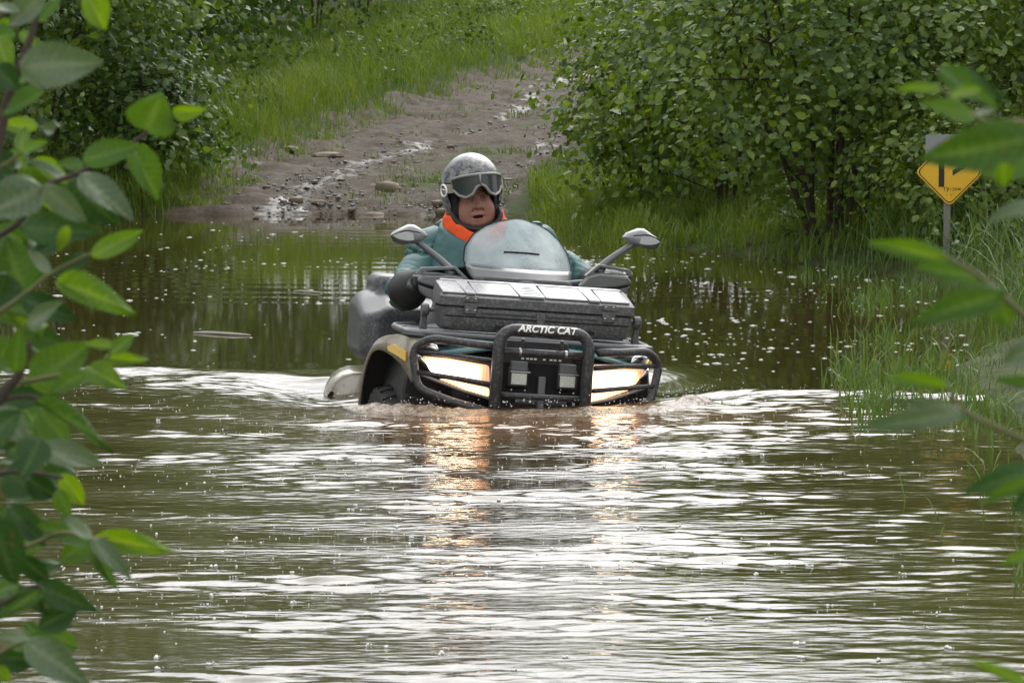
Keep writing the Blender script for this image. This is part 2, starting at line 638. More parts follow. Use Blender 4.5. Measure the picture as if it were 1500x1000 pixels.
mx2 = n.new('ShaderNodeMix'); mx2.data_type = 'RGBA'
l.new(gr.outputs[0], mx2.inputs[0]); l.new(mx.outputs[2], mx2.inputs[6]); mx2.inputs[7].default_value = (0.050, 0.066, 0.020, 1)
l.new(mx2.outputs[2], p.inputs['Base Color'])
ro = n.new('ShaderNodeMapRange'); ro.inputs[3].default_value = 0.78; ro.inputs[4].default_value = 0.40
l.new(wr.outputs[0], ro.inputs[0]); l.new(ro.outputs[0], p.inputs['Roughness'])
sp_ = n.new('ShaderNodeMapRange'); sp_.inputs[3].default_value = 0.08; sp_.inputs[4].default_value = 0.5
l.new(wr.outputs[0], sp_.inputs[0]); l.new(sp_.outputs[0], p.inputs['Specular IOR Level'])
b = n.new('ShaderNodeBump'); b.inputs['Strength'].default_value = 0.7; b.inputs['Distance'].default_value = 0.02
n3 = n.new('ShaderNodeTexNoise'); n3.inputs['Scale'].default_value = 26; n3.inputs['Detail'].default_value = 6
l.new(tc.outputs['Object'], n3.inputs['Vector']); l.new(n3.outputs['Fac'], b.inputs['Height']); l.new(b.outputs[0], p.inputs['Normal'])

# muddy water
m, nt, n, l, p = new_mat('pond_water')
tc = n.new('ShaderNodeTexCoord')
ma = n.new('ShaderNodeAttribute'); ma.attribute_name = 'mud'
nz = n.new('ShaderNodeTexNoise'); nz.inputs['Scale'].default_value = 1.1; nz.inputs['Detail'].default_value = 5
l.new(tc.outputs['Object'], nz.inputs['Vector'])
c0 = n.new('ShaderNodeMix'); c0.data_type = 'RGBA'
c0.inputs[6].default_value = (0.028, 0.023, 0.007, 1); c0.inputs[7].default_value = (0.046, 0.037, 0.011, 1)
l.new(nz.outputs['Fac'], c0.inputs[0])
c1 = n.new('ShaderNodeMix'); c1.data_type = 'RGBA'; c1.inputs[7].default_value = (0.125, 0.076, 0.040, 1)
l.new(ma.outputs['Fac'], c1.inputs[0]); l.new(c0.outputs[2], c1.inputs[6]); l.new(c1.outputs[2], p.inputs['Base Color'])
p.inputs['IOR'].default_value = 1.333
p.inputs['Roughness'].default_value = 0.035
ch = n.new('ShaderNodeAttribute'); ch.attribute_name = 'chop'
mp = n.new('ShaderNodeMapping'); mp.inputs['Scale'].default_value = (0.45, 1.0, 1.0)
l.new(tc.outputs['Object'], mp.inputs['Vector'])
n3 = n.new('ShaderNodeTexNoise'); n3.inputs['Scale'].default_value = 20; n3.inputs['Detail'].default_value = 1.6; n3.inputs['Roughness'].default_value = 0.5
l.new(mp.outputs[0], n3.inputs['Vector'])
mr = n.new('ShaderNodeMapRange'); mr.inputs[3].default_value = 0.010; mr.inputs[4].default_value = 0.50
l.new(ch.outputs['Fac'], mr.inputs[0])
b = n.new('ShaderNodeBump'); b.inputs['Distance'].default_value = 0.009
l.new(mr.outputs[0], b.inputs['Strength']); l.new(n3.outputs['Fac'], b.inputs['Height']); l.new(b.outputs[0], p.inputs['Normal'])

m, nt, n, l, p = new_mat('foam')
p.inputs['Base Color'].default_value = (0.72, 0.70, 0.64, 1); p.inputs['Roughness'].default_value = 0.25
p.inputs['Subsurface Weight'].default_value = 0.0
m, nt, n, l, p = new_mat('bubble_film')
p.inputs['Base Color'].default_value = (0.62, 0.62, 0.60, 1); p.inputs['Roughness'].default_value = 0.08
p.inputs['IOR'].default_value = 1.6
m, nt, n, l, p = new_mat('muddy_splash')
p.inputs['Base Color'].default_value = (0.27, 0.18, 0.10, 1); p.inputs['Roughness'].default_value = 0.12; p.inputs['IOR'].default_value = 1.333
tc = n.new('ShaderNodeTexCoord')
n3 = n.new('ShaderNodeTexNoise'); n3.inputs['Scale'].default_value = 55; n3.inputs['Detail'].default_value = 5
l.new(tc.outputs['Object'], n3.inputs['Vector'])
rp = n.new('ShaderNodeValToRGB')
rp.color_ramp.elements[0].position = 0.35; rp.color_ramp.elements[0].color = (0.06, 0.036, 0.017, 1)
rp.color_ramp.elements[1].position = 0.72; rp.color_ramp.elements[1].color = (0.25, 0.175, 0.105, 1)
l.new(n3.outputs['Fac'], rp.inputs[0]); l.new(rp.outputs[0], p.inputs['Base Color'])
b = n.new('ShaderNodeBump'); b.inputs['Strength'].default_value = 0.8; b.inputs['Distance'].default_value = 0.01
l.new(n3.outputs['Fac'], b.inputs['Height']); l.new(b.outputs[0], p.inputs['Normal'])

# ================================================================== TERRAIN
POND = np.array([(-5.2, 7.5), (-5.6, 14), (-5.0, 22), (-5.4, 30), (-4.9, 36), (-3.6, 38.0), (-3.0, 37.9), (-1.2, 37.9), (0.3, 37.6),
                 (0.55, 35.2), (0.95, 32.4), (1.9, 30.2), (2.35, 28.8), (2.75, 26.8), (2.95, 25), (2.8, 22.5), (2.35, 20.8), (2.1, 19.4), (2.15, 17.3),
                 (1.9, 14.8), (1.62, 12.3), (1.5, 10.2), (1.7, 7.8), (0.5, 7.2), (-2, 7.0)])
ROAD_Y = np.array([30, 38, 42, 47, 53, 59, 63, 75, 90, 120, 300.])
ROAD_L = np.array([-3.2, -3.08, -2.66, -2.05, -1.0, 0.10, 0.82, 3.0, 7.0, 17., 90.])
ROAD_W = 3.0


def pond_sd(X, Y):
    X = np.asarray(X, float); Y = np.asarray(Y, float)
    d2 = np.full(X.shape, 1e9); ins = np.zeros(X.shape, bool)
    n = len(POND)
    for i in range(n):
        a, b_ = POND[i], POND[(i + 1) % n]
        e = b_ - a
        t = np.clip(((X - a[0]) * e[0] + (Y - a[1]) * e[1]) / (e @ e), 0, 1)
        d2 = np.minimum(d2, (X - a[0] - e[0] * t) ** 2 + (Y - a[1] - e[1] * t) ** 2)
        cr = ((a[1] > Y) != (b_[1] > Y)) & (X < (b_[0] - a[0]) * (Y - a[1]) / (b_[1] - a[1] + 1e-12) + a[0])
        ins ^= cr
    d = np.sqrt(d2)
    return np.where(ins, -d, d)


def road_u(X, Y):
    """distance in from the nearer edge of the track, positive inside"""
    L = np.interp(Y, ROAD_Y, ROAD_L)
    return np.minimum(X - L, L + ROAD_W - X)


def ground_h(X, Y):
    X = np.asarray(X, float); Y = np.asarray(Y, float)
    d = pond_sd(X, Y) + 0.18 * fbm(X * 1.3, Y * 0.9, seed=3)
    ru = road_u(X, Y)
    road = sstep(-0.25, 0.15, ru) * sstep(34, 37, Y)
    bank = 0.20 * (1 - np.exp(-np.maximum(d, 0) / 0.7)) + 0.10 * (1 - np.exp(-np.maximum(d, 0) / 4))
    bank = bank * (1 - 0.8 * road)
    h = np.where(d > 0, 0.012 + bank, -0.62 * (1 - np.exp(-np.maximum(-d, 0) / 0.9)))
    h = h + 0.05 * np.clip(Y - 38.2, 0, 90) + 0.02 * np.clip(Y - 128, 0, 400)
    h = h + 0.05 * fbm(X * 0.7, Y * 0.7, seed=9) * np.clip(d / 2, 0, 1) * (1 - 0.7 * road)
    h = h + 0.10 * np.clip(np.abs(X) - 7, 0, 30)
    return h


def tensor_grid(xs, ys):
    X, Y = np.meshgrid(xs, ys, indexing='xy')
    nx, ny = len(xs), len(ys)
    i = (np.arange(ny - 1)[:, None] * nx + np.arange(nx - 1)[None, :]).ravel()
    Fq = np.stack([i, i + 1, i + nx + 1, i + nx], 1)
    return X.ravel(), Y.ravel(), Fq


xs = np.concatenate([-np.geomspace(400, 10, 14), np.linspace(-9.5, 9.5, 130), np.geomspace(10, 400, 14)])
ys = np.concatenate([-np.geomspace(200, 6, 10), np.linspace(-5, 34, 170), np.linspace(34.2, 72, 230), np.linspace(72.5, 130, 60), np.geomspace(135, 700, 14)])
X, Y, Fq = tensor_grid(xs, ys)
Z = ground_h(X, Y) - 0.03 * sstep(0.0, 0.25, road_u(X, Y)) * sstep(36, 38, Y)
o = link('ground', np_mesh('ground', np.stack([X, Y, Z], 1), Fq, smooth=180), 'soil')
tag(o, 'dark damp earth of the banks and verges around the pond', 'ground', kind='structure')

# the track: its own strip over the ground, ruts and wet hollows
vv = np.concatenate([np.linspace(36.6, 66, 300), np.linspace(66.3, 120, 90)])
uu = np.linspace(-0.14, 1.14, 76)
U, Vv = np.meshgrid(uu, vv, indexing='xy')
TX = np.interp(Vv, ROAD_Y, ROAD_L) + U * ROAD_W + 0.22 * fbm(Vv * 0.8, U * 2, seed=31)
TZ = ground_h(TX, Vv)
edge = sstep(-0.14, 0.02, U) * sstep(1.14, 0.98, U)
rut = np.exp(-((U - 0.40 + 0.08 * np.sin(Vv * 0.35)) / 0.10) ** 2) + 0.8 * np.exp(-((U - 0.86) / 0.08) ** 2)
rough = 0.075 * fbm(TX * 3.0, Vv * 3.0, oct=5, seed=5) + 0.03 * fbm(TX * 11, Vv * 11, oct=3, seed=6)
TZ = TZ + edge * (0.035 + rough - 0.035 * rut) - 0.10 * (1 - edge)
wet = np.clip(rut * (0.72 + 0.6 * fbm(TX * 1.2, Vv * 0.6, seed=12)), 0, 1) * 0.72 + 0.18 * sstep(38.6, 37.9, Vv)
moss = 0.75 * np.exp(-((U - 0.68) / 0.15) ** 2) * sstep(38.6, 40, Vv) * np.clip(0.7 + fbm(TX, Vv * 0.5, seed=44), 0, 1.2) + 0.35 * np.clip(1 - edge, 0, 1)
nx, ny = len(uu), len(vv)
i = (np.arange(ny - 1)[:, None] * nx + np.arange(nx - 1)[None, :]).ravel()
Fq = np.stack([i, i + 1, i + nx + 1, i + nx], 1)
o = link('dirt_track', np_mesh('dirt_track', np.stack([TX.ravel(), Vv.ravel(), TZ.ravel()], 1), Fq, {'wet': wet.ravel(), 'moss': moss.ravel()}, smooth=180), 'track_mud')
tag(o, 'rutted muddy track climbing out of the water', 'track', kind='structure')


def track_z(X, Y):
    return ground_h(X, Y) + 0.03


# ================================================================== WATER
_wr = np.random.default_rng(21)
NW = 90
W_L = np.exp(_wr.uniform(math.log(0.050), math.log(0.25), NW))
W_A = _wr.normal(0, 0.5, NW) + math.pi / 2
W_P = _wr.uniform(0, 2 * math.pi, NW)


def wake_edge(X):
    return np.clip(19.42 - 0.40 * X, 17.2, 20.15)


def zone(X, Y):
    """where the vehicle has stirred the surface, 0..1"""
    e = wake_edge(X) + 0.26 * fbm(X * 1.5, Y * 0 + 3, seed=2)
    m = sstep(e + 0.10, e - 0.22, Y)
    xc = -0.15 + 0.12 * (Y - 14) * 0.2
    w = np.interp(Y, [8, 11, 15, 18, 20], [0.85, 0.95, 1.2, 1.7, 2.4])
    lat = np.exp(-np.abs((X - xc) / w) ** 3)
    m = m * (0.28 + 0.72 * lat)
    m = m * (1 - 0.75 * np.exp(-((X + 1.0) / 0.32) ** 2 - ((Y - 10.9) / 0.7) ** 2))
    m = m * np.interp(Y, [8, 11, 14, 16], [0.72, 0.8, 0.95, 1.0])
    return m * sstep(6.5, 8.5, Y)


def water_h(X, Y):
    X = np.asarray(X, float); Y = np.asarray(Y, float)
    m = zone(X, Y)
    wx = X + 0.10 * fbm(X * 1.1, Y * 1.1, oct=2, seed=51)
    wy = Y + 0.16 * fbm(X * 0.9, Y * 0.9, oct=2, seed=52)
    h = np.zeros_like(X)
    ka = 0.132 / math.sqrt(NW / 2)
    for L, A, P in zip(W_L, W_A, W_P):
        k = 2 * math.pi / L
        h += ka / k * np.sin(k * (wx * math.cos(A) + wy * math.sin(A)) + P)
    patch = np.clip(0.46 + 2.0 * fbm(X * 1.6, Y * 2.2, oct=4, seed=61, gain=0.6), 0.06, 1.35)
    stir = np.exp(-((Y - wake_edge(X) + 0.75) / 0.6) ** 2)
    patch = np.maximum(patch, 0.95 * stir)
    h = h * m * patch
    # rings that run out from the bow
    r = np.sqrt(((X - 0.13) * 0.8) ** 2 + (Y - 18.2) ** 2) + 0.18 * fbm(X * 0.8, Y * 0.8, seed=71)
    h += m * 0.007 * np.sin(2 * math.pi * r / 0.82) * np.exp(-r / 7) * sstep(0.3, 0.9, r)
    # leading crest of the wake to either side
    e = wake_edge(X) + 0.26 * fbm(X * 1.5, Y * 0 + 3, seed=2)
    side = sstep(0.5, 0.9, np.abs(X - 0.1)) * sstep(4.5, 2.5, np.abs(X))
    h += side * 0.020 * np.exp(-((Y - e + 0.15) / 0.16) ** 2)
    # swell pushed up by the bumper, trough along the flanks
    v = np.stack([X - VO[0], Y - VO[1]], -1)
    lx = v[..., 0] * math.cos(YAW) + v[..., 1] * math.sin(YAW)
    ly = -v[..., 0] * math.sin(YAW) + v[..., 1] * math.cos(YAW)
    bow = np.exp(-((ly + 0.16 - 0.30 * (lx / 0.6) ** 2) / 0.13) ** 2) * sstep(1.05, 0.62, np.abs(lx))
    h += 0.014 * bow * (1 + 0.6 * fbm(X * 9, Y * 9, seed=81))
    flank = np.exp(-((np.abs(lx) - 0.75) / 0.28) ** 2) * sstep(0.25, 0.7, ly) * sstep(2.4, 1.6, ly)
    h -= 0.05 * flank
    calm = (1 - m)
    h += calm * 0.0007 * np.sin(2 * math.pi * (wy * 1.0 + 0.15 * wx) / 0.55) * np.clip(0.3 + fbm(X * 0.3, Y * 0.5, seed=91), 0, 1)
    return h


def water_attr(X, Y):
    m = zone(X, Y)
    v = np.stack([X - VO[0], Y - VO[1]], -1)
    lx = v[..., 0] * math.cos(YAW) + v[..., 1] * math.sin(YAW)
    ly = -v[..., 0] * math.sin(YAW) + v[..., 1] * math.cos(YAW)
    mud = np.exp(-(lx / 0.75) ** 2 - ((ly + 0.55) / 0.85) ** 2) + 0.55 * np.exp(-(lx / 1.3) ** 2 - ((ly + 0.4) / 0.5) ** 2)
    mud = np.clip(mud * (0.9 + 0.5 * fbm(X * 1.5, Y * 1.2, seed=101)), 0, 1) + 0.12 * m
    return np.clip(mud, 0, 1), m


xs = np.concatenate([np.linspace(-9, -2.7, 46), np.arange(-2.65, 2.65, 0.022), np.linspace(2.7, 6, 24)])
ys = np.concatenate([np.linspace(5, 9.45, 20), np.arange(9.5, 20.9, 0.0165), np.linspace(20.95, 40, 260)])
X, Y, Fq = tensor_grid(xs, ys)
Z = water_h(X, Y)
mud, chop = water_attr(X, Y)
o = link('pond', np_mesh('pond', np.stack([X, Y, Z], 1), Fq, {'mud': mud, 'chop': chop}, smooth=180), 'pond_water')
tag(o, 'murky brown pond rippled by the vehicle', 'water', kind='structure')

# churned water thrown up along the bumper
lxs = np.arange(-0.98, 1.02, 0.008); lys = np.arange(-0.68, 0.5, 0.010)
LX, LY, Fq = tensor_grid(lxs, lys)
cl = 0.30 * (np.abs(LX) / 0.6) ** 2.2 - 0.25
env = np.exp(-(np.abs(LY - cl) / np.where(LY < cl, 0.15, 0.10)) ** 2.5) * sstep(1.0, 0.7, np.abs(LX + 0.02))
wx = VO[0] + LX * math.cos(YAW) - LY * math.sin(YAW); wy = VO[1] + LX * math.sin(YAW) + LY * math.cos(YAW)
nn = fbm(LX * 15, LY * 15, oct=4, seed=111, gain=0.55)
ridge = np.clip(0.62 + 0.9 * fbm(LX * 6, LY * 3, oct=2, seed=113), 0.15, 1.3)
Z = water_h(wx, wy) - 0.010 + env * (0.013 + 0.008 * ridge + 0.032 * np.maximum(nn, -0.2) * ridge)
Z += 0.012 * env * np.maximum(ridge - 0.6, 0)
Z -= 0.05 * (env < 0.05 + 0.25 * np.clip(fbm(LX * 8, LY * 8, oct=3, seed=117) + 0.3, 0, 1))
o = link('churned_water', np_mesh('churned_water', np.stack([wx, wy, Z], 1), Fq, smooth=180), 'muddy_splash')
tag(o, 'brown churned splash along the front bumper', 'splash', kind='stuff')


def ico(sub=1):
    bm = bmesh.new(); bmesh.ops.create_icosphere(bm, subdivisions=sub, radius=1)
    V = np.array([v.co[:] for v in bm.verts]); Fa = np.array([[v.index for v in f.verts] for f in bm.faces]); bm.free()
    return V, Fa


ICO1, ICOF1 = ico(1)
ICO2, ICOF2 = ico(2)


def blobs(P, S, V0, F0, jitter=0.0, seed=0):
    """copies of V0 at P scaled by S (n,3)"""
    r = np.random.default_rng(seed)
    n, k = len(P), len(V0)
    V = V0[None] * np.ones((n, 1, 1))
    if jitter:
        V = V * (1 + jitter * r.uniform(-1, 1, (n, k, 1)))
    a = r.uniform(0, 2 * math.pi, n)
    c, s = np.cos(a)[:, None], np.sin(a)[:, None]
    V = V * S[:, None, :]
    V = np.stack([V[..., 0] * c - V[..., 1] * s, V[..., 0] * s + V[..., 1] * c, V[..., 2]], -1)
    V = V + P[:, None, :]
    Fa = F0[None] + (np.arange(n) * k)[:, None, None]
    return V.reshape(-1, 3), Fa.reshape(-1, F0.shape[1])


# droplets over the splash
r_ = np.random.default_rng(5)
n_ = 200
lx = r_.uniform(-0.95, 0.95, n_); ly = 0.30 * (np.abs(lx) / 0.6) ** 2.2 - 0.18 + r_.normal(0, 0.05, n_)
P = np.stack([VO[0] + lx * math.cos(YAW) - ly * math.sin(YAW), VO[1] + lx * math.sin(YAW) + ly * math.cos(YAW), 0.025 + np.abs(r_.normal(0, 0.022, n_))], 1)
S = np.abs(r_.normal(0.0010, 0.0010, n_))[:, None] * np.ones((1, 3)) + 0.001
V, Fa = blobs(P, S, ICO1, ICOF1, seed=6)
o = link('splash_droplets', np_mesh('splash_droplets', V, Fa, smooth=180), 'bubble_film')
tag(o, 'small droplets flying off the bumper splash', 'droplets', kind='stuff')

# bubbles and flecks of foam
r_ = np.random.default_rng(15)
px = r_.uniform(60, 1420, 6000); py = 1000 - 690 * r_.uniform(0, 1, 6000) ** 0.62
G = np.array([on_water(a, b_) for a, b_ in zip(px, py)])
dens = np.clip(0.22 + 1.6 * fbm(G[:, 0] * 0.9, G[:, 1] * 1.1, oct=4, seed=121), 0.02, 1)
keep = (r_.uniform(0, 1, len(G)) < dens) & (pond_sd(G[:, 0], G[:, 1]) < -0.05) & (py > 318)
G = G[keep]
vx = (G[:, 0] - VO[0]) * math.cos(YAW) + (G[:, 1] - VO[1]) * math.sin(YAW)
vy = -(G[:, 0] - VO[0]) * math.sin(YAW) + (G[:, 1] - VO[1]) * math.cos(YAW)
G = G[~((np.abs(vx) < 0.8) & (vy > -0.12) & (vy < 2.6))]
near = G[:, 1] < 20
G[:, 2] = water_h(G[:, 0], G[:, 1])
rad = np.where(near, np.abs(r_.normal(0.0009, 0.0013, len(G))) + 0.0010, np.abs(r_.normal(0.0042, 0.0042, len(G))) + 0.002)
big = r_.uniform(0, 1, len(G)) < 0.012
rad = np.where(big, rad * 2.3, rad)
S = np.stack([rad * np.where(near, 1.0, r_.uniform(1.0, 2.6, len(G))), rad * np.where(near, 1.0, 1.6), rad * np.where(near, 0.8, 0.35)], 1)
V, Fa = blobs(G + [0, 0, 0.001], S, ICO1, ICOF1, seed=16)
o = link('foam_bubbles', np_mesh('foam_bubbles', V, Fa, smooth=180), 'foam')
tag(o, 'pale bubbles and foam flecks scattered over the pond', 'foam', kind='stuff')
# clumps of bigger bubbles
cl = []
for k in range(60):
    c = on_water(r_.uniform(120, 1400), r_.uniform(600, 990))
    for q in range(r_.integers(3, 9)):
        cl.append((c[0] + r_.normal(0, 0.006), c[1] + r_.normal(0, 0.010), abs(r_.normal(0.0016, 0.0014)) + 0.001))
cl = np.array(cl)
P = np.stack([cl[:, 0], cl[:, 1], water_h(cl[:, 0], cl[:, 1]) + 0.002], 1)
V, Fa = blobs(P, cl[:, 2:3] * np.ones((1, 3)), ICO2, ICOF2, seed=17)
o = link('bubble_clusters', np_mesh('bubble_clusters', V, Fa, smooth=180), 'bubble_film')
tag(o, 'clumps of grey bubbles floating on the rippled water', 'bubbles', kind='stuff')


def stick(label, x0, y0, x1, y1, rad, mat='driftwood'):
    a, b_ = on_water(x0, y0), on_water(x1, y1)
    c = (a + b_) / 2
    pts = [a + (b_ - a) * t + np.array([0, 0.012 * math.sin(t * 7), 0.004 + 0.004 * math.sin(t * 3)]) - c for t in np.linspace(0, 1, 7)]
    o = MB().tube(pts, [rad * q for q in (0.5, 0.9, 1, 0.85, 1.0, 0.8, 0.4)], 7).build('floating_stick', mat)
    o.location = c
    return tag(o, label, 'stick')


stick('pale weathered stick floating on the calm dark water', 283, 488, 367, 492, 0.008)
stick('thin pale reed lying on the calm water', 430, 427, 472, 430, 0.006)

# ================================================================== STONES
def rock(label, px, py, w, h, mat='stone', group=None, zf=track_z, seed=0, depth=0.8, iz=0.3):
    d = ray(px, py)
    lo, hi = 36.0, 70.0
    for _ in range(40):                                   # where the sight line meets the track
        mid = (lo + hi) / 2
        P = _C + d * (mid / d[1])
        if P[2] > float(zf(P[0], P[1])): lo = mid
        else: hi = mid
    P = _C + d * (lo / d[1])
    s = P[1] / F_PX
    V = ICO2.copy()
    q = 1 + 0.28 * fbm(V[:, 0] * 1.3 + seed, V[:, 1] * 1.3, V[:, 2] * 1.3, oct=2, seed=seed)
    V = V * q[:, None]
    V[:, 2] = np.where(V[:, 2] > 0.55, 0.55 + (V[:, 2] - 0.55) * 0.35, V[:, 2])
    V = V * np.array([w / 2 * s, w / 2 * s * depth, h / 2 * s * 1.25])
    o = link('stone', np_mesh('stone', V, ICOF2, smooth=35), mat)
    o.location = (P[0], P[1], P[2] + h / 2 * s * iz)
    o.rotation_euler = (0, 0, 0.3 * math.sin(seed * 1.7))
    return tag(o, label, 'stone', group)


rock('large tan angular stone on the wet track near the pond edge', 568, 280, 40, 24, seed=3)
rock('long flat brown stone lying on the track by the grass verge', 478, 231, 52, 14, seed=4)
rock('pale stone half sunk at the foot of the grass verge', 424, 220, 28, 10, seed=5)
rock('small yellowish stone on the eroded edge of the track', 521, 196, 14, 8, seed=6)
rock('orange-brown stone touching the large tan stone', 548, 275, 20, 10, seed=7)
rock('flat reddish stone lying in the shallow water of the pond edge', 548, 316, 28, 9, seed=8)
rock('brown tilted stone on the gravel by the waterline', 434, 296, 24, 14, seed=9)
rock('pale flat stone on the gravel beside the brown tilted stone', 467, 298, 22, 9, seed=10)
for k, (a, b_, w, h) in enumerate([(585, 262, 16, 11), (640, 300, 18, 12), (646, 312, 18, 12), (745, 265, 20, 7), (533, 257, 14, 6), (415, 298, 12, 9), (484, 302, 10, 8),
                                   (355, 290, 14, 7), (390, 275, 12, 6), (500, 265, 12, 6), (612, 240, 12, 7), (575, 225, 12, 6), (460, 268, 14, 7), (600, 305, 14, 7),
                                   (330, 300, 14, 7), (375, 305, 12, 6), (515, 308, 13, 6), (660, 215, 12, 6), (780, 240, 14, 7), (640, 180, 11, 5)]):
    rock('small brown stone scattered on the muddy track', a, b_, w, h, 'stone' if k % 3 else 'stone_grey', 'small stones on the muddy track', seed=20 + k)

# gravel
r_ = np.random.default_rng(31)
n_ = 5200
Yg = 37.6 + 24 * r_.uniform(0, 1, n_) ** 2.0
ug = r_.uniform(0.0, 1.0, n_)
Xg = np.interp(Yg, ROAD_Y, ROAD_L) + ug * ROAD_W
k = r_.uniform(0, 1, n_) < np.clip(0.55 + 0.9 * fbm(Xg * 1.2, Yg * 0.8, seed=131), 0.05, 1)
Xg, Yg = Xg[k], Yg[k]
P = np.stack([Xg, Yg, track_z(Xg, Yg) + 0.004], 1)
s_ = np.abs(r_.normal(0.007, 0.008, len(P)))[:, None] + 0.004
V, Fa = blobs(P, s_ * r_.uniform(0.7, 1.3, (len(P), 3)) * [1, 1, 0.6], ICO1, ICOF1, jitter=0.2, seed=32)
o = link('gravel', np_mesh('gravel', V, Fa, smooth=30), 'stone_grey')
tag(o, 'loose grey-brown gravel strewn over the muddy track', 'gravel', kind='stuff')

# ================================================================== GRASS
def grass(name, label, P, H, width, mat, lean=0.5, seed=0, tint=(0.2, 0.9), seg=3, tl=None):
    r = np.random.default_rng(seed)
    n = len(P)
    az = r.uniform(0, 2 * math.pi, n)
    ln = np.abs(r.normal(lean, 0.28, n))
    dx, dy = np.cos(az), np.sin(az)
    V = np.zeros((n, 2 * seg + 1, 3))
    for k in range(seg + 1):
        t = k / seg
        off = ln * H * t ** 1.9 * 0.75
        z = H * (t - 0.28 * ln * t ** 2.4)
        cx, cy = P[:, 0] + dx * off, P[:, 1] + dy * off
        # blade width across the lean, turned a little
        wv = width * (1 - 0.75 * t ** 1.6)
        sx, sy = -dy, dx
        if k < seg:
            V[:, 2 * k] = np.stack([cx - sx * wv, cy - sy * wv, P[:, 2] + z], 1)
            V[:, 2 * k + 1] = np.stack([cx + sx * wv, cy + sy * wv, P[:, 2] + z], 1)
        else:
            V[:, 2 * k] = np.stack([cx, cy, P[:, 2] + z], 1)
    m_ = 2 * seg + 1
    base = (np.arange(n) * m_)[:, None]
    tris = []
    for k in range(seg - 1):
        tris += [[2 * k, 2 * k + 1, 2 * k + 3], [2 * k, 2 * k + 3, 2 * k + 2]]
    tris.append([2 * seg - 2, 2 * seg - 1, 2 * seg])
    Fa = (base[:, None, :] + np.array(tris)[None]).reshape(-1, 3)
    t_ = r.uniform(*tint, n) if tl is None else np.clip(tl + r.uniform(-0.25, 0.25, n), 0, 1)
    me = np_mesh(name, V.reshape(-1, 3), Fa, {'tint': np.repeat(t_, m_)}, smooth=180)
    o = link(name, me, mat)
    return tag(o, label, 'grass', kind='stuff')


def scatter(n, x0, x1, y0, y1, seed, power=1.0):
    r = np.random.default_rng(seed)
    Yv = y0 + (y1 - y0) * r.uniform(0, 1, n) ** power
    return np.stack([r.uniform(x0, x1, n), Yv], 1)


# verge left of the track
q = scatter(64000, 0, 1, 38.1, 88, 41, 1.5)
L = np.interp(q[:, 1], ROAD_Y, ROAD_L)
q[:, 0] = L + 0.42 - 5.2 * q[:, 0] ** 1.25 + 0.25 * fbm(q[:, 1] * 0.9, q[:, 0] * 0, seed=141)
q = q[(pond_sd(q[:, 0], q[:, 1]) > 0.02)]
cl = fbm(q[:, 0] * 1.6, q[:, 1] * 0.9, oct=3, seed=142)
ed = np.clip((np.interp(q[:, 1], ROAD_Y, ROAD_L) + 0.3 - q[:, 0]) / 0.8, 0.0, 1)
k = rng.uniform(0, 1, len(q)) < np.clip(0.75 + cl, 0.15, 1) * (0.35 + 0.65 * ed)
q, cl, ed = q[k], cl[k], ed[k]
H = (0.10 + 0.26 * ed) * (1 + 0.7 * cl) * rng.uniform(0.6, 1.25, len(q))
P = np.stack([q[:, 0], q[:, 1], ground_h(q[:, 0], q[:, 1]) - 0.01], 1)
grass('verge_grass', 'bright green tall grass on the verge beside the muddy track', P, H, 0.0045 + q[:, 1] * 0.00005, 'grass_green', 0.55, 43, tl=0.5 + 0.5 * cl)

# far grassy bend and right side of the track
q = scatter(16000, -1, 9, 60, 100, 45, 1.2)
k = road_u(q[:, 0], q[:, 1]) < -0.05
q = q[k]
P = np.stack([q[:, 0], q[:, 1], ground_h(q[:, 0], q[:, 1]) - 0.01], 1)
grass('far_grass', 'short grass on the far bend of the track', P, rng.uniform(0.15, 0.4, len(q)), 0.010, 'grass_green', 0.5, 46)

# tall grass on the right shore below the shrubs
q = scatter(30000, 0.2, 4.5, 29.6, 40, 47)
q = np.concatenate([q, scatter(9000, 0.15, 1.6, 31, 42, 48)])
ru = road_u(q[:, 0], q[:, 1]); d = pond_sd(q[:, 0], q[:, 1])
k = (d > -0.35) & ((ru < 0.25) | (q[:, 1] < 37)) & (d < 4.0)
q, d = q[k], d[k]
cl = fbm(q[:, 0] * 2.2, q[:, 1] * 1.6, oct=3, seed=143)
k = rng.uniform(0, 1, len(q)) < np.clip(0.8 + cl, 0.1, 1) * np.clip(1 - d / 4, 0.2, 1) * np.where(d < 0, 0.4, 1)
q, cl = q[k], cl[k]
P = np.stack([q[:, 0], q[:, 1], np.maximum(ground_h(q[:, 0], q[:, 1]), -0.1) - 0.01], 1)
grass('shore_grass', 'lush bright green grass between the shrub and the pond edge', P, rng.uniform(0.08, 0.25, len(q)) * (1 + 0.9 * cl), 0.0055, 'grass_green', 0.6, 49, tl=0.6 + 0.5 * cl)

# tufts on the crown of the track
q = scatter(13000, 0.48, 1.0, 38.4, 72, 56, 1.3)
q = np.concatenate([q, scatter(1500, 0.20, 0.36, 41, 70, 57, 1.2)])
u_ = q[:, 0].copy(); q[:, 0] = np.interp(q[:, 1], ROAD_Y, ROAD_L) + u_ * ROAD_W
cl = fbm(q[:, 0] * 1.8, q[:, 1] * 1.0, oct=3, seed=147)
k = rng.uniform(0, 1, len(q)) < np.clip(0.22 + 2.0 * cl, 0.0, 1)
q = q[k]
P = np.stack([q[:, 0], q[:, 1], ground_h(q[:, 0], q[:, 1]) + 0.015], 1)
grass('track_tufts', 'thin grass tufts on the crown of the muddy track', P, rng.uniform(0.03, 0.13, len(q)), 0.0055, 'grass_green', 0.8, 58, tint=(0.1, 0.6))

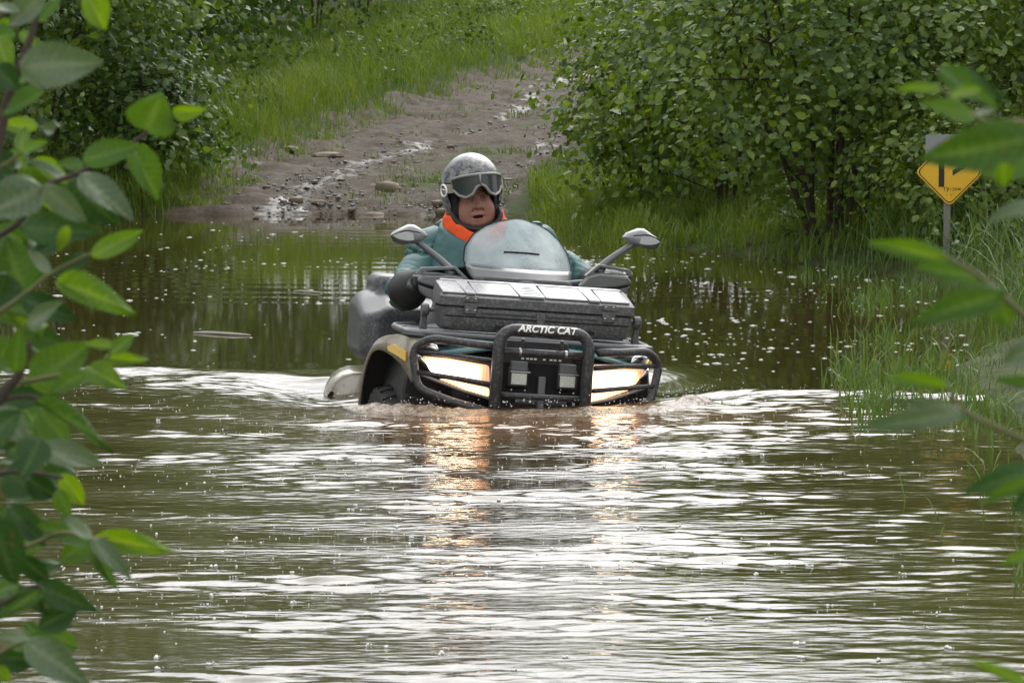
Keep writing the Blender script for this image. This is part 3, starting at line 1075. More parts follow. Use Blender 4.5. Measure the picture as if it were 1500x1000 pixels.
# left shore under the alders
q = scatter(9000, -6, -2.6, 35.5, 41, 50)
d = pond_sd(q[:, 0], q[:, 1])
k = (d > -0.1) & (road_u(q[:, 0], q[:, 1]) < 0.0)
q = q[k]
P = np.stack([q[:, 0], q[:, 1], ground_h(q[:, 0], q[:, 1]) - 0.01], 1)
grass('bank_grass', 'thin grass on the bank under the dark alders', P, rng.uniform(0.12, 0.34, len(q)), 0.0055, 'grass_green', 0.6, 51)

# right bank round the sign: long arching sedge, some straw
q = scatter(6500, 1.9, 5.0, 21.5, 30, 52)
d = pond_sd(q[:, 0], q[:, 1])
cl = fbm(q[:, 0] * 2.5, q[:, 1] * 1.4, oct=3, seed=144)
k = (d > -0.05) & (d < 2.6) & (rng.uniform(0, 1, len(q)) < np.clip(0.6 + 1.8 * cl, 0.03, 1))
q, cl = q[k], cl[k]
P = np.stack([q[:, 0], q[:, 1], np.maximum(ground_h(q[:, 0], q[:, 1]), -0.05) - 0.01], 1)
grass('sedge', 'long arching sedge around the post of the yellow sign', P, rng.uniform(0.22, 0.62, len(q)) * (1 + 0.4 * cl), 0.0045, 'grass_wet', 0.75, 53, seg=4)

# the near banks
q = np.concatenate([scatter(9000, 1.5, 6.5, 7, 22, 62), scatter(3500, -6, 6, 2.5, 7.6, 63), scatter(4000, -7.5, -4.8, 7, 36, 64)])
d = pond_sd(q[:, 0], q[:, 1])
cl = fbm(q[:, 0] * 1.8, q[:, 1] * 1.2, oct=3, seed=146)
pr = project(np.stack([q[:, 0], np.maximum(q[:, 1], 1.0), 0 * d + 0.3], 1))
k = (d > 0.0) & ((pr[:, 0] > 1530) | (pr[:, 0] < -40) | (q[:, 1] < 7.7)) & (rng.uniform(0, 1, len(q)) < np.clip(0.75 + cl, 0.1, 1))
q, cl = q[k], cl[k]
P = np.stack([q[:, 0], q[:, 1], ground_h(q[:, 0], q[:, 1]) - 0.01], 1)
grass('near_bank_grass', 'rough grass covering the near banks of the pond', P, rng.uniform(0.10, 0.30, len(q)) * (1 + 0.5 * cl), 0.006, 'grass_green', 0.6, 65)

# marsh grass standing in the shallows
pts = []
r_ = np.random.default_rng(54)
for (px_, py_, sx, sy, n_) in [(1285, 600, 40, 26, 900), (1250, 560, 30, 22, 520), (1330, 560, 45, 26, 900), (1400, 560, 60, 40, 1300), (1460, 610, 45, 30, 800), (1390, 620, 45, 22, 300),
                               (1300, 500, 45, 16, 420), (1270, 445, 40, 14, 500), (1330, 430, 60, 14, 700), (1420, 470, 60, 22, 900), (1470, 540, 40, 30, 800), (1450, 700, 30, 24, 70),
                               (1490, 740, 14, 20, 50), (1380, 740, 40, 60, 24), (1494, 850, 8, 30, 40), (1240, 400, 40, 10, 500), (1180, 405, 30, 6, 160), (1400, 420, 60, 12, 600)]:
    for _ in range(int(n_ * 0.32)):
        pts.append((r_.normal(px_, sx * 0.6), r_.normal(py_, sy * 0.55)))
G = np.array([on_water(a, min(max(b_, 330), 1100)) for a, b_ in pts])
k = pond_sd(G[:, 0], G[:, 1]) < 0.4
G = G[k]
G[:, 2] = -0.03
hh = r_.uniform(0.04, 0.19, len(G)) * np.clip(1 + 0.6 * fbm(G[:, 0] * 3, G[:, 1] * 2, seed=145), 0.4, 1.7)
grass('marsh_grass', 'pale green marsh grass standing in the shallows by the bank', G, hh, 0.0046, 'grass_wet', 0.55, 55, seg=3, tint=(0.25, 0.95))

# ================================================================== SHRUBS AND TREES
LEAF = np.array([(0, 0, 0), (0.30, -0.29, 0.05), (0.30, 0.29, 0.05), (0.68, -0.27, 0.02), (0.68, 0.27, 0.02), (1.0, 0, -0.14), (0.34, 0, -0.02), (0.70, 0, -0.05)])
LEAF_F = np.array([(0, 1, 6), (0, 6, 2), (1, 3, 7), (1, 7, 6), (6, 7, 4), (6, 4, 2), (3, 5, 7), (7, 5, 4)])

LEAF_LO = LEAF[:6]                     # far leaves: outline only
LEAF_LO_F = np.array([(0, 1, 2), (1, 3, 4), (1, 4, 2), (3, 5, 4)])


def leaf_frames(n, r, up=0.75, out=None):
    """random leaf frames: x along the leaf, z its face, mostly upward"""
    az = r.uniform(0, 2 * math.pi, n)
    nrm = np.stack([r.normal(0, 0.55, n), r.normal(0, 0.55, n), np.abs(r.normal(up, 0.45, n)) + 0.05], 1)
    if out is not None:
        nrm = nrm + 0.75 * out
    nrm /= np.linalg.norm(nrm, axis=1)[:, None]
    d = np.stack([np.cos(az), np.sin(az), r.normal(-0.25, 0.35, n)], 1)
    d -= nrm * (d * nrm).sum(1)[:, None]
    d /= np.linalg.norm(d, axis=1)[:, None]
    s = np.cross(nrm, d)
    return d, s, nrm


def leaf_mesh(name, P, size, tint, frames, mat, far=False):
    d, s, nz_ = frames
    LEAF, LEAF_F = (LEAF_LO, LEAF_LO_F) if far else (globals()['LEAF'], globals()['LEAF_F'])
    n, k = len(P), len(LEAF)
    V = P[:, None, :] + size[:, None, None] * (LEAF[None, :, 0:1] * d[:, None, :] + LEAF[None, :, 1:2] * s[:, None, :] + LEAF[None, :, 2:3] * nz_[:, None, :])
    Fa = (LEAF_F[None] + (np.arange(n) * k)[:, None, None]).reshape(-1, 3)
    return np_mesh(name, V.reshape(-1, 3), Fa, {'tint': np.repeat(tint, k)}, smooth=180)


def shrub(name, label, cat, x, y, h, r, n_leaves, leaf=0.065, mat='leaf_alder', zlow=0.1, stems=4, seed=0, group=None, parts=0, spread=1.0, tmean=0.45, stem_r=0.02, flat=1.0, trunk=False):
    rg = np.random.default_rng(seed)
    z0 = float(ground_h(x, y)) - 0.03
    root = empty(name, (x, y, z0))
    tag(root, label, cat, group)
    zc, zr = (h + zlow) / 2, (h - zlow) / 2
    nc = max(12, n_leaves // 18)
    # clump centres in an uneven ellipsoid
    th = rg.uniform(0, 2 * math.pi, nc); cz = rg.uniform(-1, 1, nc); rr = 0.35 + 0.65 * rg.uniform(0, 1, nc) ** 0.6
    sx = np.where(cz > 0, np.sqrt(1 - cz ** 2), np.sqrt(1 - (0.62 * cz) ** 2)) if zlow < 0.3 else np.sqrt(1 - cz ** 2)
    D = np.stack([np.cos(th) * sx, np.sin(th) * sx, cz], 1)
    bulge = 1 + 0.62 * fbm(D[:, 0] * 1.9 + seed, D[:, 1] * 1.9, D[:, 2] * 1.9, oct=2, seed=seed)
    Cc = D * rr[:, None] * bulge[:, None] * np.array([r * spread, r * flat, zr]) + [0, 0, zc]
    shoot = rg.uniform(0, 1, nc) < 0.09
    Cc[shoot] = (Cc[shoot] - [0, 0, zc]) * rg.uniform(1.08, 1.3, shoot.sum())[:, None] + [0, 0, zc]
    Cc[:, 2] = np.maximum(Cc[:, 2], zlow * rg.uniform(0.7, 1.3, nc) + 0.02)
    # stems and twigs
    tips = []
    for s_i in range(stems):
        a = 2 * math.pi * (s_i + rg.uniform(-0.3, 0.3)) / stems
        lean = rg.uniform(0.25, 0.75) * r * (0.25 if trunk else 1)
        top = np.array([math.cos(a) * lean, math.sin(a) * lean, h * rg.uniform(0.6, 0.88)])
        b0 = np.array([math.cos(a), math.sin(a), 0]) * (0.02 if trunk else 0.07) * max(1, stems / 4)
        mid = b0 + (top - b0) * 0.45 + np.array([rg.normal(0, 0.06), rg.normal(0, 0.06), 0.05]) * h * 0.4
        pth = smooth_path([b0, b0 + (mid - b0) * 0.5 + np.array([0, 0, 0.06]), mid, top], 5)
        rad = np.linspace(stem_r, stem_r * 0.25, len(pth))
        MB().tube(pth, list(rad), 7).build('trunk' if trunk else 'stem', 'bark', root, fix=False)
        tips.append(np.array(pth))
    tw = MB()
    allp = np.concatenate(tips)
    for c in Cc[rg.choice(nc, min(nc, 70), replace=False)]:
        cand = allp[(allp[:, 2] < c[2] + 0.05)]
        if len(cand) == 0: cand = allp
        b0 = cand[np.argmin(((cand - c) ** 2).sum(1) + rg.uniform(0, 0.4, len(cand)))]
        mid = (b0 + c) / 2 + rg.normal(0, 0.05, 3) + [0, 0, 0.05]
        tw.tube([b0, mid, c], [stem_r * 0.32, stem_r * 0.22, stem_r * 0.1], 4)
    tw.build('twigs', 'bark', root, fix=False)['kind'] = 'stuff'
    # leaves
    ci = rg.integers(0, nc, n_leaves)
    ct = np.clip(rg.normal(tmean, 0.22, nc), 0.02, 0.98)
    P = Cc[ci] + rg.normal(0, 1, (n_leaves, 3)) * np.array([0.13, 0.13, 0.085]) * max(1.0, leaf / 0.065) * (0.75 + 0.25 * r)
    P[:, 2] = np.maximum(P[:, 2], 0.03)
    tint = np.clip(ct[ci] + rg.normal(0, 0.13, n_leaves), 0, 1)
    tint = np.where(rg.uniform(0, 1, n_leaves) < 0.05, np.clip(tint + 0.4, 0, 1), tint)
    size = leaf * rg.uniform(0.42, 1.25, n_leaves)
    od = P - [0, 0, zc]
    od = od / (np.linalg.norm(od, axis=1)[:, None] + 1e-6)
    fr = leaf_frames(n_leaves, rg, out=od)
    sel = np.zeros(n_leaves, bool)
    if parts:
        Wp = P + np.array([x, y, z0])
        pr = project(Wp)
        vis = (pr[:, 0] > 5) & (pr[:, 0] < 1495) & (pr[:, 1] > 5)
        order = np.argsort(np.where(vis, Wp[:, 1] - size * 14, 1e6))
        sel[order[:parts]] = True
        tm = []
        for q_ in range(6):
            me = np_mesh('leaf', LEAF, LEAF_F, {'tint': np.full(len(LEAF), 0.12 + 0.15 * q_)}, smooth=180)
            me.materials.append(MATS[mat]); tm.append(me)
        for i_ in np.where(sel)[0]:
            o_ = bpy.data.objects.new('leaf', tm[min(5, int(tint[i_] * 6))])
            M4 = Matrix.Identity(4)
            for c_ in range(3):
                M4[c_][0], M4[c_][1], M4[c_][2], M4[c_][3] = fr[0][i_, c_] * size[i_], fr[1][i_, c_] * size[i_], fr[2][i_, c_] * size[i_], P[i_, c_]
            COL.objects.link(o_); o_.parent = root; o_.matrix_local = M4
    k = ~sel
    cr = link('crown', leaf_mesh('crown', P[k], size[k], tint[k], tuple(q_[k] for q_ in fr), mat, far=leaf > 0.088), mat, root)
    cr['kind'] = 'stuff'
    return root


# broad-leaved weeds among the grass
def weeds(name, label, q, hmax, leaf, mat, seed):
    r = np.random.default_rng(seed)
    per = 14
    base = np.repeat(q, per, 0)
    hh_ = np.repeat(r.uniform(0.35, 1.0, len(q)) * hmax, per)
    t = r.uniform(0.15, 1.0, len(base))
    P = np.stack([base[:, 0] + r.normal(0, 0.05, len(base)), base[:, 1] + r.normal(0, 0.05, len(base)), ground_h(base[:, 0], base[:, 1]) + hh_ * t], 1)
    tint = np.clip(np.repeat(r.normal(0.45, 0.22, len(q)), per) + r.normal(0, 0.1, len(P)), 0, 1)
    o_ = link(name, leaf_mesh(name, P, leaf * r.uniform(0.5, 1.2, len(P)), tint, leaf_frames(len(P), r), mat), mat)
    tag(o_, label, 'weeds', kind='stuff')


q = scatter(1500, 0, 1, 38.6, 74, 151, 1.4)
q[:, 0] = np.interp(q[:, 1], ROAD_Y, ROAD_L) - 0.35 - 4.0 * q[:, 0]
q = q[(pond_sd(q[:, 0], q[:, 1]) > 0.1) & (rng.uniform(0, 1, len(q)) < np.clip(0.3 + 1.8 * fbm(q[:, 0], q[:, 1] * 0.6, seed=152), 0, 1))]
weeds('verge_weeds', 'dark broad-leaved weeds among the tall verge grass', q, 0.55, 0.075, 'leaf_dark', 153)
q = scatter(900, 1.9, 5.0, 22, 36, 154)
q = q[(pond_sd(q[:, 0], q[:, 1]) > 0.1) & (rng.uniform(0, 1, len(q)) < np.clip(0.4 + 1.6 * fbm(q[:, 0] * 1.5, q[:, 1], seed=155), 0, 1))]
weeds('bank_weeds', 'low leafy weeds on the bank around the yellow sign', q, 0.40, 0.055, 'leaf_alder', 156)

# right shore
shrub('alder_shrub', 'broad multi-stemmed alder with dark bare stems rising from the water edge', 'shrub', 2.32, 30.35, 3.0, 1.65, 15000, 0.074, 'leaf_alder', 0.32, 8, 1, parts=300, stem_r=0.028, tmean=0.62)
shrub('alder_shrub', 'dense low dark alder overhanging the muddy track', 'shrub', 1.75, 34.0, 2.8, 1.22, 11500, 0.076, 'leaf_alder', 0.04, 5, 2, tmean=0.55, parts=150)
shrub('alder_shrub', 'light yellow-green leafy shrub behind the yellow sign', 'shrub', 3.7, 31.4, 3.0, 1.5, 12000, 0.070, 'leaf_bright', 0.15, 5, 3, tmean=0.55, parts=200)
shrub('alder_shrub', 'small low shrub with mixed leaves beside the sign post', 'shrub', 3.15, 29.0, 0.95, 0.8, 2600, 0.066, 'leaf_bright', 0.08, 4, 4, tmean=0.45, stem_r=0.010, parts=100)
shrub('alder_shrub', 'leafy shrub crowding the bank past the yellow sign', 'shrub', 4.55, 29.6, 2.6, 1.1, 5200, 0.074, 'leaf_bright', 0.15, 4, 5, tmean=0.4)
shrub('willow_shrub', 'tall green shrub rising behind the multi-stemmed alder', 'shrub', 2.7, 37.0, 4.2, 1.7, 9000, 0.090, 'leaf_alder', 0.3, 5, 6, tmean=0.5)
shrub('willow_shrub', 'tall pale green shrub behind the light yellow-green shrub', 'shrub', 4.8, 35.6, 4.6, 1.8, 9000, 0.090, 'leaf_bright', 0.3, 5, 7, tmean=0.4)
shrub('alder_shrub', 'alder on the right edge of the track above the low dark alder', 'shrub', 2.5, 42.5, 3.8, 1.55, 8000, 0.095, 'leaf_alder', 0.2, 5, 8, tmean=0.45)
for k, (x_, y_, h_) in enumerate([(4.3, 49, 4.6), (5.6, 56, 5.0), (7.4, 63, 5.5), (5.8, 43, 5.4), (7.2, 38, 5.6), (6.6, 32, 5.2), (6.2, 25, 4.4), (5.6, 18, 3.6)]):
    shrub('alder_shrub', 'leafy alder in the thicket behind the pond shrubs', 'shrub', x_, y_, h_, h_ * 0.36, 5000, 0.125, 'leaf_alder', 0.2, 4, 30 + k, 'thicket behind the pond shrubs', tmean=0.4)
shrub('alder_shrub', 'small alder nearest the track with leaves down to the grass', 'shrub', 1.12, 36.0, 2.0, 0.72, 5000, 0.08, 'leaf_alder', 0.05, 4, 9, tmean=0.58, stem_r=0.014)
# left shore
shrub('alder_shrub', 'dark alder leaning over the pond beside the grass verge', 'shrub', -4.45, 39.4, 4.0, 1.65, 12000, 0.092, 'leaf_alder', 0.25, 5, 11, tmean=0.42, parts=200)
shrub('alder_shrub', 'low dark bush hanging over the pond at the foot of the verge', 'shrub', -3.45, 39.2, 1.25, 0.72, 3200, 0.08, 'leaf_dark', 0.22, 4, 12, tmean=0.55, stem_r=0.012)
shrub('alder_shrub', 'big dark alder at the pond corner behind the near leaves', 'shrub', -5.9, 37.6, 4.6, 1.9, 9000, 0.10, 'leaf_alder', 0.2, 5, 13, tmean=0.35)
shrub('alder_shrub', 'alder with lighter leaves above the grass verge', 'shrub', -4.25, 44.0, 3.4, 1.2, 8000, 0.095, 'leaf_alder', 0.3, 5, 14, tmean=0.58)
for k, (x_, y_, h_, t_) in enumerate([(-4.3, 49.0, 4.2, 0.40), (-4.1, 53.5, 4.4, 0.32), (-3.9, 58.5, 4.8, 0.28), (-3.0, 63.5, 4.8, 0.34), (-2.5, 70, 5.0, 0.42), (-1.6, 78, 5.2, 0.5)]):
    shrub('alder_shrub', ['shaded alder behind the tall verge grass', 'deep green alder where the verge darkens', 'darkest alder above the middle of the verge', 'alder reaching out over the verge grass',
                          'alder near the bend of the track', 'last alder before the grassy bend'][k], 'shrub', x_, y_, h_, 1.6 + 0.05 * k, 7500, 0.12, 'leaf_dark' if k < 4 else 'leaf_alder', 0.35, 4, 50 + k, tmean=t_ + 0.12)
# woods behind
k = 0
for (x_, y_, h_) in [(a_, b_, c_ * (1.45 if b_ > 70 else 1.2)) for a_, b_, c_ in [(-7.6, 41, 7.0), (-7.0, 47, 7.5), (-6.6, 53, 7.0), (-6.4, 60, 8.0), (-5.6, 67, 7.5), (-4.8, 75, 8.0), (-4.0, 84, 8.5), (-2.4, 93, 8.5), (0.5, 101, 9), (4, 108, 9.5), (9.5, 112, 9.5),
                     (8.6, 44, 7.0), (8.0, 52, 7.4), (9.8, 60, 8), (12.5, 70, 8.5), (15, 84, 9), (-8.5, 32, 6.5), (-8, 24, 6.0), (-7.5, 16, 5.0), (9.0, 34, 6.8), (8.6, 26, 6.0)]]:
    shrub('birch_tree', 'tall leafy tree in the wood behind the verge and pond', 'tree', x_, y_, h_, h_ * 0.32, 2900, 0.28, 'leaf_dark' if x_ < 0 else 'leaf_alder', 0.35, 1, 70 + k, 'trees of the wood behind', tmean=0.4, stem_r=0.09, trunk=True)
    k += 1

# ================================================================== TRAIL SIGN
pmat('sign_yellow', (0.74, 0.42, 0.015), rough=0.45, var=0.10, vscale=7, mud=0.08, mscale=16)
pmat('sign_black', (0.012, 0.012, 0.012), rough=0.5, var=0.2)
pmat('sign_back', (0.26, 0.26, 0.28), rough=0.5, metal=0.2, var=0.12, vscale=9)
pmat('post_wood', (0.20, 0.185, 0.165), rough=0.85, var=0.35, vscale=22, bump=0.6, bscale=80, spec=0.2)
SY = 27.6
sc = at_y(1391, 252, SY)
gz = float(ground_h(sc[0], SY)) - 0.05
sign = empty('trail_sign', (sc[0], SY, gz))
tag(sign, 'yellow diamond trail sign with black arrow on a grey wooden post', 'sign')
cz = sc[2] - gz
MB().box(-0.021 - 0.012, 0.021 - 0.012, 0.012, 0.05, -0.25, cz + 0.2).build('post', 'post_wood', sign, bevel=0.003)


def diamond(hd, rad):
    return [(p[0], p[1]) for p in round_corners([(-hd, 0), (0, -hd), (hd, 0), (0, hd)], rad, 6, True)]


def shift(poly, dx, dz):
    return [(x + dx, z + dz) for x, z in poly]


pl = MB().prism(shift(diamond(0.228, 0.040), 0, cz), 0.0, 0.004).build('plate', 'sign_yellow', sign)
MB().ring(shift(diamond(0.216, 0.036), 0, cz), shift(diamond(0.208, 0.034), 0, cz), -0.0025, -0.0005).build('border', 'sign_black', pl)
ar = MB().prism([(-0.072, cz - 0.098), (-0.035, cz - 0.098), (-0.035, cz + 0.065), (-0.072, cz + 0.065)], -0.0025, -0.0005)
ar.prism([(-0.095, cz + 0.065), (-0.012, cz + 0.065), (-0.0535, cz + 0.125)], -0.0025, -0.0005)
ar.prism([(0.020, cz - 0.024), (0.020, cz + 0.012), (0.095, cz + 0.062), (0.112, cz + 0.036)], -0.0025, -0.0005)
ar.build('arrow', 'sign_black', pl)
# scrawled pen marks under the arrow
sm = MB()
mk = [[(-0.040, -0.105), (-0.030, -0.100), (-0.034, -0.125)], [(-0.022, -0.104), (-0.004, -0.102), (-0.016, -0.132)], [(-0.018, -0.116), (-0.004, -0.116)],
      [(0.004, -0.114), (0.014, -0.114)], [(0.020, -0.106), (0.030, -0.104), (0.030, -0.112), (0.020, -0.122), (0.034, -0.122)], [(0.040, -0.108), (0.050, -0.106), (0.050, -0.120), (0.041, -0.121), (0.040, -0.108)],
      [(0.058, -0.110), (0.066, -0.106), (0.068, -0.118), (0.060, -0.120), (0.058, -0.110)], [(0.074, -0.104), (0.074, -0.118)], [(0.006, -0.146), (0.012, -0.150), (0.010, -0.156)], [(-0.02, -0.150), (-0.014, -0.152)]]
for st in mk:
    sm.tube([(x, -0.001, cz + z) for x, z in st], 0.0021, 5)
sm.build('pen_scrawl', 'sign_black', pl, fix=False)
MB().prism([(p[0], p[1]) for p in round_corners([(-0.155, cz + 0.02), (0.13, cz + 0.02), (0.13, cz + 0.245), (-0.155, cz + 0.245)], 0.012, 4, True)], 0.052, 0.055).build('back_plate', 'sign_back', sign)

# ================================================================== NEAR FOLIAGE
leaf_mat('near_lime', (0.065, 0.135, 0.016), (0.09, 0.175, 0.02), (0.125, 0.215, 0.028), transl=0.38, rough=0.55, attr=False, spec=0.2, veins=True)
leaf_mat('near_green', (0.038, 0.088, 0.014), (0.052, 0.115, 0.018), (0.07, 0.14, 0.022), transl=0.3, rough=0.55, attr=False, spec=0.2, veins=True)
leaf_mat('near_dark', (0.016, 0.048, 0.012), (0.024, 0.064, 0.014), (0.034, 0.08, 0.018), transl=0.2, rough=0.55, attr=False, spec=0.25, veins=True)
leaf_mat('near_grey_sheen', (0.050, 0.088, 0.034), (0.068, 0.108, 0.046), (0.09, 0.135, 0.06), transl=0.2, rough=0.45, attr=False, spec=0.45, veins=True)  # greyed green: sky gloss on the leaves put into the colour


def big_leaf(curl, fold, wav, seed):
    """toothed ovate leaf with pressed side veins, unit length along x, unit width across y"""
    nu, nv = 41, 9
    t = np.linspace(0, 1, nu)[:, None]; s = np.linspace(-1, 1, nv)[None, :]
    w = 0.5 * (np.sin(np.pi * np.clip(t, 0, 1) ** 0.72) ** 0.85) * (1 - 0.12 * t)
    tooth = 1 + 0.085 * ((np.arange(nu) % 2) * 2 - 1)[:, None] * (np.abs(s) > 0.9)
    x = t + 0.02 * np.abs(s) * 0
    y = w * s * tooth
    ph = (t - 0.42 * np.abs(s) * w) * 2 * np.pi * 8.5
    vein = np.clip(np.cos(ph), 0, 1) ** 6
    z = 0.017 * np.cos(ph) * (np.abs(s) > 0.01) * np.sin(np.pi * t) + fold * np.abs(y) * 0.9 - curl * t ** 2 * 0.5 + wav * 0.06 * np.sin(5 * t + 3 * s + seed)
    rib = np.exp(-(s / 0.10) ** 2) * np.ones_like(t)
    V = np.stack([x * np.ones_like(s), y, z], -1).reshape(-1, 3)
    i = (np.arange(nu - 1)[:, None] * nv + np.arange(nv - 1)[None, :]).ravel()
    Fq = np.stack([i, i + 1, i + nv + 1, i + nv], 1)
    return np_mesh('leaf', V, Fq, {'vein': np.clip(vein * 0.8 + rib, 0, 1).ravel()}, smooth=180)


BIG = [big_leaf(0.15, 0.25, 0.6, 1), big_leaf(0.5, 0.15, 1.0, 2), big_leaf(-0.15, 0.35, 0.8, 3), big_leaf(0.8, 0.3, 1.2, 4)]
for me in BIG:
    me.materials.append(MATS['near_green'])


def near_leaf(root, base, tip, width, mat, depth, dd=0.0, roll=0.0, tilt=20, shape=0):
    """leaf between two photo points at a distance; tilt turns its face up, roll spins it about its length"""
    a = at_y(*base, depth); b_ = at_y(*tip, depth + dd)
    x = Vector(b_ - a); Ln = x.length; x.normalize()
    nrm = Vector((0, -math.cos(R(tilt)), math.sin(R(tilt))))
    nrm = (nrm - x * nrm.dot(x)).normalized()
    nrm = Quaternion(x, R(roll)) @ nrm
    y = nrm.cross(x)
    wd = width / F_PX * depth / 0.90
    o = bpy.data.objects.new('leaf', BIG[shape])
    COL.objects.link(o)
    o.parent = root
    M4 = Matrix.Identity(4)
    loc = Vector(a) - root.location
    for c in range(3):
        M4[c][0], M4[c][1], M4[c][2], M4[c][3] = x[c] * Ln, y[c] * wd, nrm[c] * (Ln + wd) * 0.5, loc[c]
    o.matrix_local = M4
    o.material_slots[0].link = 'OBJECT'
    o.material_slots[0].material = MATS[mat]
    return o


def near_stem(root, pts, r0, r1, depth, mat='twig_green', name='stem'):
    P = [Vector(at_y(p[0], p[1], depth + (p[2] if len(p) > 2 else 0))) - root.location for p in pts]
    P = smooth_path([tuple(q) for q in P], 5)
    return MB().tube(P, list(np.linspace(r0, r1, len(P))), 7).build(name, mat, root, fix=False)


DL = 4.5
gx = at_y(-60, 1000, DL)[0]
nl = empty('near_alder', (gx, DL, float(ground_h(gx, DL)) - 0.02))
tag(nl, 'out-of-focus alder branches with large toothed leaves hanging over the near bank', 'shrub')
G_, D_, L_, Y_ = 'near_green', 'near_dark', 'near_lime', 'near_grey_sheen'
LEFT = [((28, 100), (152, 90), 66, Y_, 0, 8, 15, 0), ((125, -8), (164, 46), 44, L_, 0, 0, 30, 1), ((62, -4), (2, 36), 50, Y_, 0, -10, 40, 1), ((30, 46), (60, 76), 20, L_, 0, 0, 20, 0),
        ((-6, 52), (16, 108), 34, L_, 0, 0, 30, 1), ((64, 134), (4, 172), 38, G_, 0, 20, 25, 2), ((31, 222), (36, 184), 22, L_, 0, 0, 20, 0), ((32, 222), (70, 206), 17, L_, 0, 0, 35, 0),
        ((214, 193), (238, 134), 70, G_, 0, 10, 15, 2), ((254, 166), (304, 158), 24, L_, 0, 40, 20, 2), ((121, 236), (206, 211), 40, G_, 0, 25, 45, 0), ((190, 212), (243, 294), 48, G_, 0, -25, 10, 1),
        ((122, 244), (82, 238), 23, G_, 0, 0, 40, 0), ((116, 256), (197, 322), 46, Y_, 0, -15, 25, 0), ((98, 263), (36, 232), 20, Y_, 0, 15, 40, 0), ((66, 272), (128, 328), 36, Y_, 0, 20, 20, 0),
        ((104, 262), (172, 342), 70, D_, 0, 10, -10, 1), ((28, 334), (150, 340), 46, D_, 0, -15, 0, 0), ((64, 276), (-36, 312), 66, Y_, 0, 5, 20, 1), ((66, 290), (20, 330), 30, L_, 0, 0, 10, 1),
        ((134, 375), (212, 336), 30, L_, 0, 20, 35, 0), ((158, 374), (206, 350), 9, L_, 0, 50, 20, 0), ((130, 374), (74, 404), 24, D_, 0, 0, 10, 1), ((84, 412), (195, 448), 44, L_, 0, -15, 10, 3),
        ((34, 432), (8, 346), 74, G_, 0, 5, 20, 1), ((74, 402), (40, 362), 18, Y_, 0, 0, 30, 0), ((28, 436), (114, 468), 38, D_, 0, 10, 20, 0), ((-6, 450), (62, 492), 22, L_, 0, 0, 30, 1),
        ((22, 545), (28, 478), 32, G_, 0, 0, 10, 0), ((46, 566), (134, 500), 64, G_, 0, 10, 20, 0), ((168, 508), (122, 502), 18, L_, 0, 0, 35, 0), ((164, 518), (197, 488), 24, L_, 0, 0, 20, 0),
        ((152, 526), (219, 527), 20, L_, 0, 20, 30, 2), ((126, 538), (180, 562), 40, L_, 0, -10, 15, 1), ((128, 546), (66, 572), 34, G_, 0, 10, 20, 1), ((-8, 592), (92, 572), 34, D_, 0, -10, 10, 0),
        ((52, 588), (176, 644), 30, G_, 0, -20, 30, 3), ((58, 598), (100, 656), 48, G_, 0, 0, 0, 1), ((-8, 598), (44, 648), 44, Y_, 0, 0, 20, 1), ((58, 658), (152, 678), 44, Y_, 0, -10, 25, 0),
        ((90, 694), (124, 742), 30, L_, 0, 0, 10, 0), ((86, 716), (100, 764), 28, G_, 0, 20, 10, 1), ((132, 791), (54, 768), 36, G_, 0, 15, 20, 0), ((132, 790), (90, 822), 42, G_, 0, -10, 0, 1),
        ((134, 790), (88, 752), 24, Y_, 0, 20, 35, 0), ((138, 786), (264, 806), 34, L_, 0, 10, 20, 3), ((134, 791), (194, 848), 30, Y_, 0, -15, 30, 0), ((132, 794), (168, 860), 24, G_, 0, 0, 0, 1),
        ((50, 856), (142, 894), 40, D_, 0, 5, 10, 1), ((-12, 756), (24, 866), 66, D_, 0, 0, 10, 1), ((28, 856), (72, 904), 22, D_, 0, 0, 0, 0), ((62, 864), (-8, 902), 32, G_, 0, 10, 20, 1),
        ((36, 938), (134, 1006), 50, Y_, 0, 8, 20, 0), ((44, 932), (88, 936), 16, G_, 0, 0, 20, 0), ((42, 936), (-12, 928), 20, Y_, 0, 0, 35, 0), ((-6, 975), (16, 1000), 20, L_, 0, 0, 20, 0),
        ((4, 690), (60, 720), 54, D_, 0, 0, 10, 1), ((60, 640), (30, 700), 50, D_, 0, 0, 0, 0), ((10, 740), (70, 800), 40, D_, 0, 0, 20, 1), ((40, 700), (90, 735), 34, D_, 0, 0, 0, 1),
        ((-10, 100), (30, 130), 40, D_, 0, 0, 20, 0), ((20, 20), (70, 30), 30, G_, 0, 0, 35, 0), ((-10, 10), (30, 18), 24, Y_, 0, 0, 50, 0), ((10, 400), (-20, 470), 44, D_, 0, 0, 0, 1),
        ((20, 500), (-20, 540), 44, G_, 0, 0, 20, 0), ((-15, 640), (30, 600), 44, D_, 0, 0, 20, 0), ((20, 250), (-20, 220), 36, D_, 0, 0, 20, 0), ((40, 480), (90, 440), 30, Y_, 0, 0, 30, 0), ((100, 330), (85, 370), 18, L_, 0, 0, 0, 0)]
for i, (b0, t0, wd, mt, dd, ro, ti, sh) in enumerate(LEFT):
    near_leaf(nl, b0, t0, wd, mt, DL + 0.16 * math.sin(i * 2.4), 0.03 * math.sin(i * 1.3), ro, ti, sh)
for i in range(84):
    y0 = 10 + i * 11.8 + random.uniform(-14, 14); x0 = random.uniform(-30, 60)
    a = random.uniform(-0.9, 0.9) + (math.pi if random.random() < 0.3 else 0); ln_ = random.uniform(32, 78)
    near_leaf(nl, (x0, y0), (x0 + ln_ * math.cos(a), y0 + ln_ * math.sin(a)), ln_ * random.uniform(0.42, 0.6), random.choice([G_, G_, D_, D_, L_, Y_]), DL + random.uniform(0.1, 0.45), 0.03, random.uniform(-30, 30), random.uniform(0, 40), i % 4)
